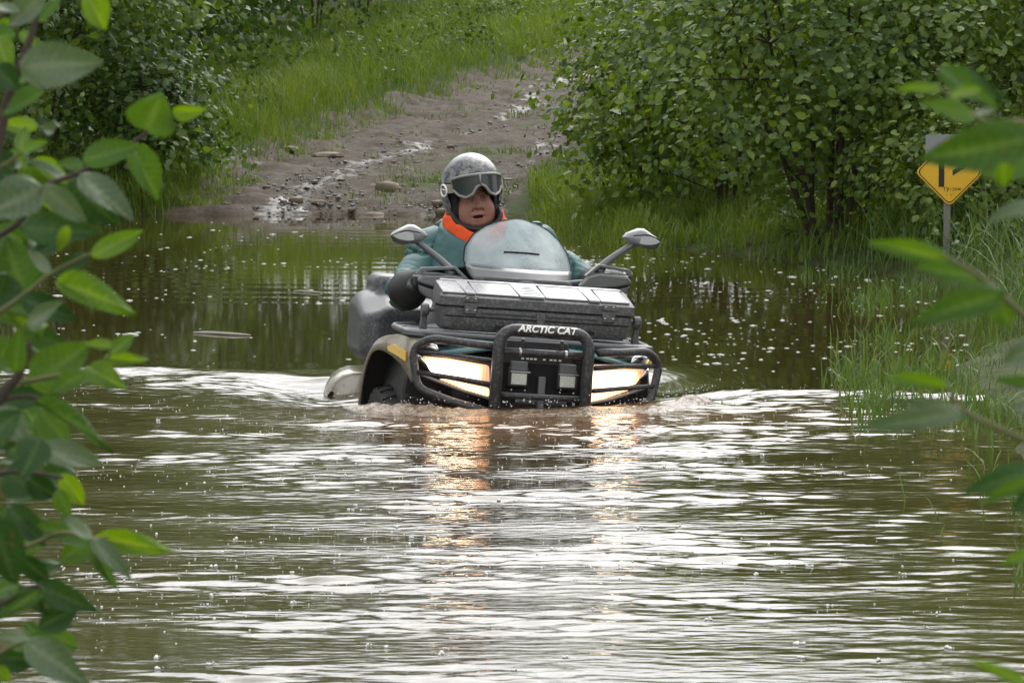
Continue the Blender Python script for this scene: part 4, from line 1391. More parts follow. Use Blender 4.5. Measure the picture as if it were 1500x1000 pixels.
for pts, r0, r1, mt in [([(-80, 1300, 0), (-40, 900), (-10, 620), (30, 545), (44, 500)], 0.009, 0.003, 'bark'), ([(-40, 900), (-30, 560), (-20, 330), (8, 160), (26, 105), (50, 40), (62, -30)], 0.008, 0.003, 'bark'),
                        ([(-20, 470), (33, 434), (75, 401), (128, 375), (138, 371)], 0.0035, 0.002, 'twig_green'), ([(30, 560), (110, 545), (150, 530), (166, 512)], 0.003, 0.0015, 'twig_green'),
                        ([(-10, 350), (28, 325), (66, 274), (118, 252), (200, 205), (216, 191)], 0.004, 0.002, 'bark'), ([(-20, 590), (40, 580), (60, 590)], 0.003, 0.002, 'bark'),
                        ([(-30, 700), (30, 690), (92, 700)], 0.003, 0.002, 'bark'), ([(-30, 820), (40, 800), (90, 780), (136, 789), (160, 786)], 0.0035, 0.0015, 'twig_green'),
                        ([(-40, 900), (10, 880), (50, 858), (62, 864)], 0.003, 0.002, 'bark'), ([(-40, 980), (10, 950), (40, 936)], 0.003, 0.002, 'twig_green'), ([(-30, 260), (10, 240), (31, 222)], 0.003, 0.0015, 'twig_green'),
                        ([(-30, 330), (20, 300), (30, 335)], 0.002, 0.0015, 'bark'), ([(-30, 40), (10, 20), (60, -4)], 0.003, 0.002, 'bark')]:
    near_stem(nl, pts, r0, r1, DL + 0.02, mt)

DR = 3.0
gx = at_y(1640, 1000, DR)[0]
nr = empty('near_willow', (gx, DR, float(ground_h(gx, DR)) - 0.02))
tag(nr, 'strongly blurred leafy sprigs partly covering the yellow sign', 'shrub')
RIGHT = [((1381, 131), (1308, 130), 20, L_, 0, 30, 0), ((1374, 104), (1476, 152), 46, G_, -10, 20, 1), ((1415, 100), (1486, 160), 12, D_, 0, 0, 0), ((1428, 174), (1348, 148), 32, G_, 10, 15, 0),
         ((1428, 168), (1462, 160), 15, Y_, 0, 55, 0), ((1392, 142), (1440, 128), 18, L_, 0, 30, 0), ((1516, 202), (1346, 234), 72, G_, 0, 4, 0), ((1520, 222), (1436, 258), 54, G_, 0, 10, 0), ((1470, 238), (1470, 276), 28, L_, 0, 20, 0),
         ((1520, 205), (1440, 222), 14, Y_, 20, 50, 0), ((1518, 298), (1442, 326), 25, Y_, 0, 35, 0), ((1388, 378), (1268, 352), 30, L_, -10, 25, 1), ((1390, 380), (1350, 364), 10, Y_, 0, 50, 0), ((1438, 407), (1336, 390), 30, G_, 5, 15, 0),
         ((1474, 428), (1336, 468), 46, G_, 8, 10, 1), ((1464, 438), (1482, 480), 44, G_, 0, 10, 1), ((1520, 505), (1466, 532), 32, Y_, 0, 30, 0), ((1388, 566), (1286, 552), 22, L_, 0, 20, 2), ((1390, 562), (1350, 560), 9, Y_, 0, 45, 0),
         ((1418, 604), (1256, 628), 36, Y_, 10, 15, 0), ((1410, 600), (1300, 585), 14, Y_, 0, 50, 0), ((1524, 562), (1452, 556), 18, G_, 0, 10, 0), ((1518, 686), (1410, 722), 38, D_, 10, 15, 0), ((1512, 700), (1430, 740), 22, G_, 0, 10, 1),
         ((1516, 716), (1484, 754), 28, D_, 0, 0, 1), ((1516, 808), (1466, 826), 20, L_, 0, 20, 0), ((1510, 1004), (1416, 964), 20, L_, 0, 20, 0), ((1520, 600), (1480, 595), 16, Y_, 0, 40, 0)]
for i, (b0, t0, wd, mt, ro, ti, sh) in enumerate(RIGHT):
    near_leaf(nr, b0, t0, wd, mt, DR + 0.12 * math.sin(i * 2.1), 0.02 * math.sin(i * 1.7), ro, ti, sh)
for pts, r0, r1, mt in [([(1700, 1500), (1640, 900), (1580, 500), (1530, 210), (1440, 178), (1380, 131)], 0.006, 0.0015, 'twig_green'), ([(1640, 900), (1560, 520), (1500, 462), (1437, 406), (1388, 378)], 0.0035, 0.0015, 'twig_green'),
                        ([(1640, 920), (1580, 690), (1500, 644), (1416, 604), (1386, 566)], 0.0035, 0.0015, 'twig_green'), ([(1640, 950), (1560, 720), (1512, 690)], 0.003, 0.002, 'bark'), ([(1660, 1200), (1560, 1060), (1505, 1002)], 0.003, 0.0015, 'twig_green'),
                        ([(1640, 960), (1560, 830), (1514, 808)], 0.003, 0.0015, 'twig_green')]:
    near_stem(nr, pts, r0, r1, DR + 0.01, mt)

# ================================================================== QUAD BIKE
pmat('black_plastic', (0.018, 0.018, 0.019), rough=0.5, var=0.25, vscale=9, mud=0.35, mscale=26, mudcol=(0.09, 0.075, 0.06))
pmat('bar_black', (0.028, 0.028, 0.031), rough=0.42, var=0.2, vscale=12, mud=0.5, mscale=70, mudcol=(0.16, 0.15, 0.135))
pmat('box_plastic', (0.060, 0.061, 0.064), rough=0.42, var=0.18, vscale=8, bump=0.35, bscale=420, mud=0.66, mscale=80, mudcol=(0.20, 0.185, 0.165))
pmat('lid_skylit_plastic', (0.25, 0.252, 0.262), rough=0.24, var=0.08, vscale=8, mud=0.4, mscale=70, mudcol=(0.24, 0.22, 0.19), spec=0.6)  # sky reflection on the lid top put into this paler colour
pmat('rear_box_plastic', (0.050, 0.053, 0.060), rough=0.36, var=0.15, vscale=6, mud=0.5, mscale=95, mudcol=(0.24, 0.22, 0.19), spec=0.6)
pmat('cowl_silver', (0.135, 0.137, 0.14), rough=0.32, metal=0.25, var=0.12, vscale=9, mud=0.3, mscale=60, mudcol=(0.20, 0.18, 0.15), coat=0.4)
pmat('mirror_shell', (0.23, 0.235, 0.235), rough=0.30, metal=0.15, var=0.08, mud=0.2, mscale=60, coat=0.4)
pmat('mirror_panel', (0.42, 0.43, 0.42), rough=0.28, var=0.08, vscale=12, mud=0.15, mscale=60, spec=0.6)
pmat('fender_champagne', (0.34, 0.305, 0.245), rough=0.30, metal=0.2, var=0.14, vscale=6, mud=0.45, mscale=22, mudcol=(0.17, 0.13, 0.085), coat=0.5)
pmat('hood_teal', (0.035, 0.12, 0.13), rough=0.3, var=0.12, mud=0.3, mscale=25, coat=0.5)
pmat('tyre_rubber', (0.013, 0.013, 0.013), rough=0.7, var=0.3, mud=0.3, mscale=22)
pmat('steel', (0.42, 0.42, 0.43), rough=0.35, metal=0.9, var=0.15)
pmat('grey_metal', (0.13, 0.135, 0.14), rough=0.45, metal=0.3, var=0.15, mud=0.3, mscale=50)
pmat('led_lens', (0.52, 0.53, 0.46), rough=0.25, var=0.25, vscale=90, bump=0.6, bscale=240, spec=0.7)
pmat('decal_white', (0.80, 0.79, 0.72), rough=0.5, var=0.04)
pmat('reflector_yellow', (0.60, 0.38, 0.03), rough=0.25, var=0.15, vscale=60, mud=0.25, mscale=60, spec=0.6)
pmat('slot_black', (0.004, 0.004, 0.004), rough=0.8, var=0.1)  # near-black trim and liners; also paints the shade in slots and openings
pmat('seat_vinyl', (0.02, 0.02, 0.02), rough=0.5, var=0.2, mud=0.2)
pmat('mirror_glass', (0.8, 0.8, 0.8), rough=0.03, metal=1.0, var=0.02)

# lit headlamp: filament-warm lamp bowl behind ribbed plastic
m, nt, n, l, p = new_mat('lamp_glow')
tc = n.new('ShaderNodeTexCoord')
wv = n.new('ShaderNodeTexWave'); wv.wave_type = 'BANDS'; wv.bands_direction = 'X'
wv.inputs['Scale'].default_value = 22; wv.inputs['Distortion'].default_value = 0.6
l.new(tc.outputs['Object'], wv.inputs['Vector'])
at = n.new('ShaderNodeAttribute'); at.attribute_name = 'hot'
mm = n.new('ShaderNodeMath'); mm.operation = 'MULTIPLY_ADD'; mm.inputs[1].default_value = 0.55; mm.inputs[2].default_value = 0.6
l.new(wv.outputs['Fac'], mm.inputs[0])
m3 = n.new('ShaderNodeMath'); m3.operation = 'MULTIPLY'; l.new(mm.outputs[0], m3.inputs[0]); l.new(at.outputs['Fac'], m3.inputs[1])
st = n.new('ShaderNodeMath'); st.operation = 'MULTIPLY'; st.inputs[1].default_value = 4.0; l.new(m3.outputs[0], st.inputs[0])
p.inputs['Base Color'].default_value = (0.6, 0.55, 0.5, 1); p.inputs['Roughness'].default_value = 0.2
ec = n.new('ShaderNodeValToRGB'); ec.color_ramp.elements[0].position = 0.2; ec.color_ramp.elements[0].color = (1.0, 0.36, 0.10, 1); ec.color_ramp.elements[1].position = 0.85; ec.color_ramp.elements[1].color = (1.0, 0.80, 0.56, 1)
l.new(at.outputs['Fac'], ec.inputs[0]); l.new(ec.outputs[0], p.inputs['Emission Color'])
l.new(st.outputs[0], p.inputs['Emission Strength'])
m, nt, n, l, p = new_mat('lamp_chrome')
p.inputs['Base Color'].default_value = (0.75, 0.75, 0.76, 1); p.inputs['Metallic'].default_value = 1; p.inputs['Roughness'].default_value = 0.14

# grimy windscreen: part see-through, part dried spray, sky reflection painted into the colour
m, nt, n, l, p = new_mat('windscreen')
tc = n.new('ShaderNodeTexCoord')
nz = n.new('ShaderNodeTexNoise'); nz.inputs['Scale'].default_value = 9; nz.inputs['Detail'].default_value = 8
l.new(tc.outputs['Object'], nz.inputs['Vector'])
p.inputs['Base Color'].default_value = (0.43, 0.475, 0.485, 1); p.inputs['Roughness'].default_value = 0.18
p.inputs['Specular IOR Level'].default_value = 0.9
tr = n.new('ShaderNodeBsdfTransparent'); tr.inputs[0].default_value = (0.86, 0.93, 0.93, 1)
mr = n.new('ShaderNodeMapRange'); mr.inputs[1].default_value = 0.3; mr.inputs[2].default_value = 0.75; mr.inputs[3].default_value = 0.34; mr.inputs[4].default_value = 0.70
l.new(nz.outputs['Fac'], mr.inputs[0])
ms = n.new('ShaderNodeMixShader'); l.new(mr.outputs[0], ms.inputs[0]); l.new(tr.outputs[0], ms.inputs[1]); l.new(p.outputs[0], ms.inputs[2])
l.new(ms.outputs[0], n['Material Output'].inputs['Surface'])

VB = (0.0, 0.95, -0.60)                    # base of the vehicle in design coordinates
bw = veh(VB)
M4 = VM.to_4x4(); M4.translation = Vector(bw)
atv = empty('quad_bike', M=M4)
tag(atv, 'mud-splashed quad bike with lit headlights and black bumper bars wading through the pond', 'quad bike')


def vb(mb, name, mat, parent=None, **kw):
    return mb.build(name, mat, parent or atv, off=VB, **kw)


def vmesh(name, P, Fa, mat, parent=None, smooth=180, attrs=None):
    return link(name, np_mesh(name, np.asarray(P) - np.array(VB), Fa, attrs, smooth), mat, parent or atv)


# --- bumper: centre hoop, two side wings with cross bars
HT = 0.0255
hoop = round_corners([(-0.212, -0.005, -0.30), (-0.212, 0.0, 0.338), (0.188, 0.0, 0.338), (0.188, -0.005, -0.30)], 0.085, 9)
hp = vb(MB().tube(hoop, HT, 14), 'bumper_hoop', 'bar_black', smooth=180)
# lettering wrapped on the hoop's top bar
tcu = bpy.data.curves.new('lettering', 'FONT')
tcu.body = 'ARCTIC CAT'; tcu.size = 0.044; tcu.align_x = 'CENTER'; tcu.align_y = 'CENTER'; tcu.shear = 0.25; tcu.offset = 0.0015; tcu.space_character = 1.0
to = bpy.data.objects.new('lettering', tcu); COL.objects.link(to)
bpy.context.view_layer.update()
me = bpy.data.meshes.new_from_object(to.evaluated_get(bpy.context.evaluated_depsgraph_get()))
bpy.data.objects.remove(to)
bm = bmesh.new(); bm.from_mesh(me)
bmesh.ops.subdivide_edges(bm, edges=bm.edges, cuts=1)
bmesh.ops.triangulate(bm, faces=bm.faces)
rt_ = HT + 0.0012
for v in bm.verts:
    a = v.co.y / rt_ + R(18)
    v.co = Vector((v.co.x * 1.0 - 0.008 - VB[0], -rt_ * math.cos(a) - VB[1], 0.338 + rt_ * math.sin(a) - VB[2]))
bm.to_mesh(me); bm.free()
link('lettering', me, 'decal_white', hp)['label'] = 'white ARCTIC CAT lettering on the hoop'
vb(MB().tube([(-0.20, 0.004, 0.242), (0.176, 0.004, 0.242)], 0.0155, 12), 'cross_bar', 'bar_black', smooth=180)
vb(MB().tube([(-0.20, 0.004, 0.052), (0.176, 0.004, 0.052)], 0.0135, 12), 'cross_bar', 'bar_black', smooth=180)
for x in (-0.115, 0.088):
    vb(MB().lathe([(0.0, -0.005), (0.018, -0.005), (0.018, 0.005), (0.0, 0.005)], (x, 0.004, 0.242), 'x', 14), 'clamp', 'steel', smooth=40)
    vb(MB().tube([(x * 0.85 - 0.003, 0.02, 0.30), (x * 0.85 - 0.003, 0.03, 0.255)], 0.008, 8), 'strut', 'bar_black')
for s in (-1, 1):
    c = 0.014
    w = lambda x, y, z: (c + s * x, y, z)
    out = round_corners([w(0.225, 0.02, 0.258), w(0.36, 0.10, 0.262), w(0.485, 0.20, 0.268), w(0.556, 0.245, 0.215), w(0.525, 0.225, 0.045), w(0.40, 0.13, 0.005), w(0.225, 0.02, -0.03)], 0.05, 6)
    wg = vb(MB().tube(out, 0.0185, 12), 'bumper_wing', 'bar_black', smooth=180)
    vb(MB().tube([w(0.215, 0.03, 0.192), w(0.36, 0.12, 0.200), w(0.548, 0.235, 0.204)], 0.0095, 10), 'guard_bar', 'bar_black', wg, smooth=180)
    vb(MB().tube([w(0.215, 0.03, 0.090), w(0.36, 0.11, 0.104), w(0.532, 0.225, 0.114)], 0.0105, 10), 'guard_bar', 'bar_black', wg, smooth=180)

# --- front body behind the bars
fy = lambda x, z: 0.40 * max(0, abs(x) - 0.19)
vb(MB().prism([(-0.54, -0.22), (0.54, -0.22), (0.56, 0.02), (0.54, 0.18), (0.47, 0.232), (0.25, 0.215), (0, 0.205), (-0.25, 0.215), (-0.47, 0.232), (-0.54, 0.18), (-0.56, 0.02)], 0.165, 0.65, f=fy), 'front_fascia', 'black_plastic', bevel=0.012)
P, Q = nets(lambda X, Y, Z: smin(s_rbox(X, Y, Z, (0, 0.62, 0.10), (0.36, 0.40, 0.14), 0.06), s_rbox(X, Y, Z, (0, 1.15, 0.06), (0.22, 0.75, 0.18), 0.08), 0.06), (-0.5, 0.1, -0.25), (0.5, 2.0, 0.35), 0.02)
vmesh('body_shell', P, Q, 'black_plastic')
hd = MB().loft([[(x, y, z0_ + 0.05 * (1 - (x / 0.42) ** 2)) for x in np.linspace(-0.42, 0.42, 11)] for y, z0_ in ((0.17, 0.195), (0.30, 0.215), (0.55, 0.235), (0.85, 0.27))], closed=False)
vb(hd, 'hood', 'hood_teal', solid=0.012)
vb(MB().prism([(-0.18, 0.175), (0.155, 0.175), (0.12, 0.285), (-0.15, 0.285)], 0.12, 0.16), 'grille_panel', 'black_plastic', bevel=0.006)
vb(MB().box(-0.19, 0.166, 0.115, 0.17, -0.10, 0.19), 'grille', 'slot_black', bevel=0.004)
tk = MB()
for x0 in (-0.085, -0.062, -0.045, -0.028, 0.012, 0.042, 0.060, 0.082):
    tk.box(x0, x0 + 0.012, 0.106, 0.109, 0.205, 0.212)
vb(tk, 'plate_marking', 'decal_white')
for x in (-0.098, 0.118):
    lt = vb(MB().box(x - 0.044, x + 0.044, 0.07, 0.11, 0.085, 0.170), 'work_light', 'black_plastic', bevel=0.006)
    vb(MB().prism([(x - 0.036, 0.156), (x + 0.036, 0.156), (x + 0.036, 0.196), (x - 0.036, 0.196)], 0.066, 0.105), 'bracket', 'grey_metal', lt, bevel=0.003)
    vb(MB().prism([(x - 0.040, 0.150), (x + 0.048, 0.150), (x + 0.048, 0.155), (x - 0.040, 0.155)], 0.058, 0.075), 'visor', 'steel', lt)
    vb(MB().prism([(x - 0.034, 0.096), (x + 0.034, 0.096), (x + 0.034, 0.146), (x - 0.034, 0.146)], 0.060, 0.072), 'lens', 'led_lens', lt, bevel=0.003)
    for q in (-0.03, 0.03):
        vb(MB().ball((x + q, 0.066, 0.072), 0.005, 5), 'bolt', 'steel', lt)
vb(MB().box(-0.005, 0.028, 0.085, 0.11, -0.02, 0.135), 'winch_hook', 'grey_metal', bevel=0.006)
vb(MB().tube([(-0.10, 0.13, 0.03), (0.13, 0.13, 0.03)], 0.03, 12), 'winch_drum', 'grey_metal')

# --- headlights
hotf = lambda P: np.clip(0.06 + 1.3 * np.exp(-(((np.abs(P[:, 0] + 0.012) - 0.36) / 0.105) ** 4) - ((P[:, 2] - 0.135) / 0.040) ** 4), 0, 1.4)
for s in (-1, 1):
    c = 0.008
    hl = lambda pts: [(c + s * x, z) for x, z in (pts if s > 0 else pts)]
    f_h = lambda x, z: 0.46 * (abs(x - c) - 0.2)
    bz = vb(MB().prism(hl([(0.20, 0.018), (0.24, 0.030), (0.42, 0.085), (0.515, 0.155), (0.53, 0.192), (0.50, 0.212), (0.22, 0.200)]), 0.125, 0.20, f=f_h), 'headlight', 'black_plastic', bevel=0.004)

    def lens(poly, y, name, mat, hot=None):
        pl_ = np.array([(c + s * x, z) for x, z in poly])
        n_ = len(pl_)
        # fan with an inner ring, domed outwards
        ctr = pl_.mean(0)
        rings = []
        for k_, dm in ((1.0, 0.0), (0.8, 0.007), (0.45, 0.011)):
            q = ctr + (pl_ - ctr) * k_
            rings.append([(x, y - dm + f_h(x, z), z) for x, z in q])
        V_ = [p_ for r__ in rings for p_ in r__] + [(ctr[0], y - 0.012 + f_h(*ctr), ctr[1])]
        Fs = []
        for i_ in range(2):
            for k_ in range(n_):
                k2 = (k_ + 1) % n_
                Fs.append((i_ * n_ + k_, i_ * n_ + k2, (i_ + 1) * n_ + k2, (i_ + 1) * n_ + k_))
        for k_ in range(n_):
            Fs.append((2 * n_ + k_, 2 * n_ + (k_ + 1) % n_, 3 * n_))
        me_ = np_mesh(name, np.array(V_) - np.array(VB), Fs, {'hot': hot(np.array(V_))} if hot else None, 50)
        bm_ = bmesh.new(); bm_.from_mesh(me_); bmesh.ops.subdivide_edges(bm_, edges=bm_.edges, cuts=2, use_grid_fill=True); bm_.to_mesh(me_); bm_.free()
        return link(name, me_, mat, bz)

    dense = lambda pts: [tuple(q) for q in round_corners(pts, 0.012, 3, True)]
    lens(dense([(0.218, 0.080), (0.36, 0.098), (0.462, 0.118), (0.503, 0.184), (0.40, 0.183), (0.228, 0.168)]), 0.118, 'main_lens', 'lamp_glow', hotf)
    lens(dense([(0.218, 0.030), (0.29, 0.044), (0.43, 0.090), (0.40, 0.092), (0.220, 0.070)]), 0.120, 'lower_lens', 'lamp_glow', lambda P: 0.25 + 0.15 * np.exp(-((np.abs(P[:, 0]) - 0.28) / 0.1) ** 2))
    lens(dense([(0.235, 0.186), (0.32, 0.194), (0.47, 0.200), (0.40, 0.204), (0.24, 0.197)]), 0.120, 'upper_glint', 'lamp_glow', lambda P: 0.10 + 0 * P[:, 0])  # faint glow painted for the reflecting strip above the lamp
    lens(dense([(0.470, 0.135), (0.512, 0.160), (0.525, 0.190), (0.502, 0.184)]), 0.119, 'side_lens', 'lamp_chrome')
    lens(dense([(0.43, 0.205), (0.50, 0.215), (0.525, 0.235), (0.49, 0.250), (0.44, 0.238)]), 0.14, 'marker_lens', 'lamp_chrome')
    vb(MB().tube([(c + s * 0.205, 0.125, 0.022), (c + s * 0.33, 0.165, 0.048), (c + s * 0.50, 0.25, 0.10)], 0.016, 8, flat=0.5), 'lower_trim', 'grey_metal', bz)

# --- fenders
def mir(p, s):
    """features are traced on the vehicle's right side (x < 0); s = 1 gives the left side"""
    return (p[0] * (1 if s < 0 else -0.93), p[1], p[2])


lip_px = [(604, 562, .30), (597, 548, .31), (588, 534, .34), (575, 521, .41), (561, 513, .50), (549, 514, .60), (541, 525, .68), (535, 545, .76), (530, 575, .84), (526, 620, .90)]
crest_px = [(612, 508, .29), (604, 498, .31), (594, 493, .35), (580, 491, .42), (565, 493, .51), (552, 500, .61), (543, 514, .69), (536, 536, .77), (529.5, 570, .85), (524, 618, .91)]
LIP = [tuple(vpix(*q)) for q in lip_px]
CREST = [tuple(vpix(*q)) for q in crest_px]
rear_px = [(474, 612), (477, 590), (481, 572), (489, 559), (502, 550), (516, 546.5), (545, 546)]
for s in (-1, 1):
    lip_, cre = [smooth_path([mir(q, s) for q in c_], 3) for c_ in (LIP, CREST)]
    inn = [(q[0] * 0.62, q[1] + 0.02, max(q[2] + 0.012, 0.12)) for q in cre]
    mid_ = [tuple((np.array(a_) * 0.5 + np.array(b_) * 0.5) + [0, 0, 0.010]) for a_, b_ in zip(inn, cre)]
    fd = vb(MB().loft([inn, mid_, cre, [tuple(np.array(a_) * 0.6 + np.array(b_) * 0.4 + [-0.006 * -s, -0.004, 0]) for a_, b_ in zip(cre, lip_)], lip_], closed=False), 'front_fender', 'fender_champagne', solid=0.010, smooth=50)
    rp_ = [tuple(vpix(*q)) for q in ((569, 508, .44), (580, 505, .40), (597, 515, .315), (597, 531, .315), (584, 522, .36), (571, 515, .425))]
    rp_ = [np.array(mir(q, s)) for q in rp_]
    cc_ = np.mean(rp_, 0)
    fo = np.array((0.012 * s, -0.016, 0.004))
    rb_ = [tuple(q + fo) for q in rp_]; rk_ = [tuple(q - fo) for q in rp_]
    vb(MB().loft([rb_, rk_]), 'reflector', 'reflector_yellow', fd, bevel=0.002)
    # dark hollow over the wheel
    li = [(q[0] * 0.985, q[1] + 0.012, q[2] - 0.006) for q in lip_]
    lo_ = [(s * 0.36, q[1] + 0.03, q[2] + 0.005) for q in lip_]
    ln = MB().loft([li, lo_], closed=False)
    k_ = len(lo_)
    ln.add([*lo_, *[(q[0], q[1], -0.30) for q in lo_]], [(i_, i_ + 1, k_ + i_ + 1, k_ + i_) for i_ in range(k_ - 1)])
    vb(ln, 'wheel_liner', 'slot_black', fd, solid=0.004)
    # low rear fender flare
    base_ = [np.array(mir(tuple(vpix(x, y, 1.40)), s)) for x, y in rear_px]
    secs = []
    for y, g, dz in ((1.40, 0.985, -0.006), (1.43, 1.0, 0.0), (1.60, 0.97, 0.004), (1.85, 0.90, 0.0), (2.05, 0.82, -0.06)):
        secs.append([(q[0] * g, y, q[2] + dz) for q in base_])
    rf = vb(MB().loft(secs, closed=False), 'rear_fender', 'fender_champagne', solid=0.010, smooth=50)
    fb = MB()
    n_ = len(base_)
    fb.add([(q[0] * 0.985, 1.402, q[2] - 0.006) for q in base_] + [(q[0] * 0.985, 1.402, -0.30) for q in base_], [(i_, i_ + 1, n_ + i_ + 1, n_ + i_) for i_ in range(2, n_ - 1)])
    vb(fb, 'flare_face', 'fender_champagne', rf, solid=0.006)
    vb(MB().prism([(q[0], q[2]) for q in (np.array(mir(tuple(vpix(x, y, 1.39)), s)) for x, y in ((476.5, 600), (479, 582), (483, 574), (488, 573), (489.5, 600)))], 1.392, 1.398), 'flare_opening_shade', 'slot_black', rf)  # thin black plate painted as the shade inside the arch opening
    # footboard
    vb(MB().box(s * 0.22, s * 0.62, 0.88, 1.30, -0.20, -0.17), 'footboard', 'black_plastic', bevel=0.008)
    # wheels
    for wy_, wr_ in ((0.60, 0.315), (1.75, 0.315)):
        prof = [(0.165, -0.10), (0.24, -0.125), (0.30, -0.12), (wr_, -0.09), (wr_ + 0.004, -0.03), (wr_ + 0.004, 0.03), (wr_, 0.09), (0.30, 0.12), (0.24, 0.125), (0.165, 0.10)]
        cx_ = s * (0.50 if wy_ < 1 else 0.52)
        wh = empty('wheel'); wh.parent = atv; wh.location = (cx_ - VB[0], wy_ - VB[1], (-0.30 if wy_ < 1 else -0.37) - VB[2])
        ty = MB().lathe(prof, (0, 0, 0), 'x', 36)
        for k_ in range(26):
            a = 2 * math.pi * k_ / 26
            for sx_, da in ((-1, 0), (1, 0.12)):
                ca, sa = math.cos(a + da), math.sin(a + da)
                q = []
                for rr_ in (wr_ - 0.012, wr_ + 0.024):
                    for xx_ in (0.012, 0.118):
                        for t_ in (-0.022, 0.022):
                            tt = t_ + (0.02 if xx_ > 0.1 else 0)
                            r2 = rr_ - (0.03 if xx_ > 0.1 else 0)
                            q.append((sx_ * xx_, r2 * ca - tt * sa, r2 * sa + tt * ca))
                ty.add(q, [(0, 1, 3, 2), (4, 6, 7, 5), (0, 4, 5, 1), (2, 3, 7, 6), (0, 2, 6, 4), (1, 5, 7, 3)])
        ty.build('tyre', 'tyre_rubber', wh, smooth=30, fix=False)
        MB().lathe([(0.0, 0.04), (0.05, 0.05), (0.06, 0.02), (0.13, 0.01), (0.15, 0.06), (0.168, 0.10), (0.168, -0.10), (0.0, -0.08)], (0, 0, 0), 'x', 24).build('rim', 'grey_metal', wh, smooth=30)

# --- front rack and cargo box
rk = MB().tube(round_corners([(-0.42, 0.88, 0.285), (-0.555, 0.70, 0.285), (-0.56, 0.34, 0.283), (-0.40, 0.255, 0.285), (0.40, 0.255, 0.275), (0.545, 0.34, 0.272), (0.54, 0.70, 0.28), (0.42, 0.88, 0.285)], 0.09, 6), 0.0135, 10)
vb(rk, 'rack_rail', 'grey_metal', smooth=180)
for y in (0.36, 0.50, 0.66):
    vb(MB().tube([(-0.545, y, 0.283), (0.53, y, 0.276)], 0.009, 8), 'rack_bar', 'grey_metal')
vb(MB().prism([(-0.565, 0.268), (-0.25, 0.262), (-0.25, 0.276), (-0.565, 0.292)], 0.262, 0.40, f=lambda x, z: 0.25 * max(0, abs(x) - 0.42)), 'rack_plate', 'grey_metal', bevel=0.004)
vb(MB().prism([(0.548, 0.262), (0.24, 0.250), (0.24, 0.264), (0.548, 0.284)], 0.262, 0.40, f=lambda x, z: 0.25 * max(0, abs(x) - 0.42)), 'rack_plate', 'grey_metal', bevel=0.004)

CX, CW = 0.017, 0.436
BY0, BY1 = 0.295, 0.515


def rrect(hw, y0, y1, z, r=0.035, rise=0.0):
    pts = round_corners([(CX - hw, y0), (CX + hw, y0), (CX + hw, y1), (CX - hw, y1)], r, 5, True)
    return [(p[0], p[1], z + rise * (p[1] - y0) / (y1 - y0)) for p in pts]


tray = vb(MB().loft([rrect(CW - 0.035, BY0 + 0.02, BY1 - 0.02, 0.300), rrect(CW - 0.016, BY0 + 0.006, BY1 - 0.006, 0.316), rrect(CW - 0.008, BY0 + 0.001, BY1, 0.360), rrect(CW - 0.004, BY0, BY1, 0.398), rrect(CW - 0.012, BY0 + 0.006, BY1, 0.404)]), 'cargo_box', 'box_plastic', smooth=35)
tray['label'] = 'grey moulded cargo box on the front rack'
lid = vb(MB().loft([rrect(CW - 0.010, BY0 + 0.005, BY1, 0.407), rrect(CW + 0.004, BY0 - 0.005, BY1 + 0.004, 0.412), rrect(CW + 0.004, BY0 - 0.005, BY1 + 0.004, 0.449, rise=0.006), rrect(CW - 0.006, BY0 + 0.006, BY1, 0.457, rise=0.052), rrect(CW - 0.018, BY0 + 0.02, BY1 - 0.02, 0.4625, rise=0.043)]), 'lid', 'box_plastic', tray, smooth=30)
zt = lambda y: 0.4590 + 0.050 * (y - BY0) / (BY1 - BY0)
for x0, x1 in ((-0.412, -0.312), (-0.262, -0.070), (0.050, 0.242), (0.300, 0.432)):
    t0, t1 = 0.012, -0.004
    q = [(x0, BY0 + 0.012), (x1, BY0 + 0.012), (x1 - 0.010, BY1 - 0.035), (x0 - 0.004, BY1 - 0.035)]
    mbp = MB().add([(x, y, zt(y) + 0.000) for x, y in q] + [(x, y, zt(y) + 0.0075) for x, y in q], [(3, 2, 1, 0), (4, 5, 6, 7), (0, 1, 5, 4), (1, 2, 6, 5), (2, 3, 7, 6), (3, 0, 4, 7)])
    vb(mbp, 'lid_panel', 'lid_skylit_plastic', tray, bevel=0.004)
q = [(-0.40, BY1 - 0.030), (0.435, BY1 - 0.030), (0.42, BY1 - 0.006), (-0.39, BY1 - 0.006)]
vb(MB().add([(x, y, zt(y) + 0.000) for x, y in q] + [(x, y, zt(y) + 0.010) for x, y in q], [(3, 2, 1, 0), (4, 5, 6, 7), (0, 1, 5, 4), (1, 2, 6, 5), (2, 3, 7, 6), (3, 0, 4, 7)]), 'lid_edge', 'lid_skylit_plastic', tray, bevel=0.004)
for x0, x1 in ((-0.309, -0.265), (-0.066, 0.046), (0.246, 0.296)):
    q = [(x0, BY0 + 0.004), (x1, BY0 + 0.004), (x1 - 0.010, BY1 - 0.035), (x0 - 0.018, BY1 - 0.035)]
    vb(MB().add([(x, y, zt(y) + 0.000) for x, y in q] + [(x, y, zt(y) + 0.0105) for x, y in q], [(3, 2, 1, 0), (4, 5, 6, 7), (0, 1, 5, 4), (1, 2, 6, 5), (2, 3, 7, 6), (3, 0, 4, 7)]), 'lid_rib', 'lid_skylit_plastic', tray, bevel=0.003)
q = [(-0.050, BY0 + 0.04), (0.030, BY0 + 0.04), (0.026, BY0 + 0.15), (-0.052, BY0 + 0.15)]
vb(MB().add([(x, y, zt(y) + 0.011) for x, y in q] + [(x, y, zt(y) + 0.0125) for x, y in q], [(3, 2, 1, 0), (4, 5, 6, 7), (0, 1, 5, 4), (1, 2, 6, 5), (2, 3, 7, 6), (3, 0, 4, 7)]), 'lid_label', 'mirror_panel', tray)
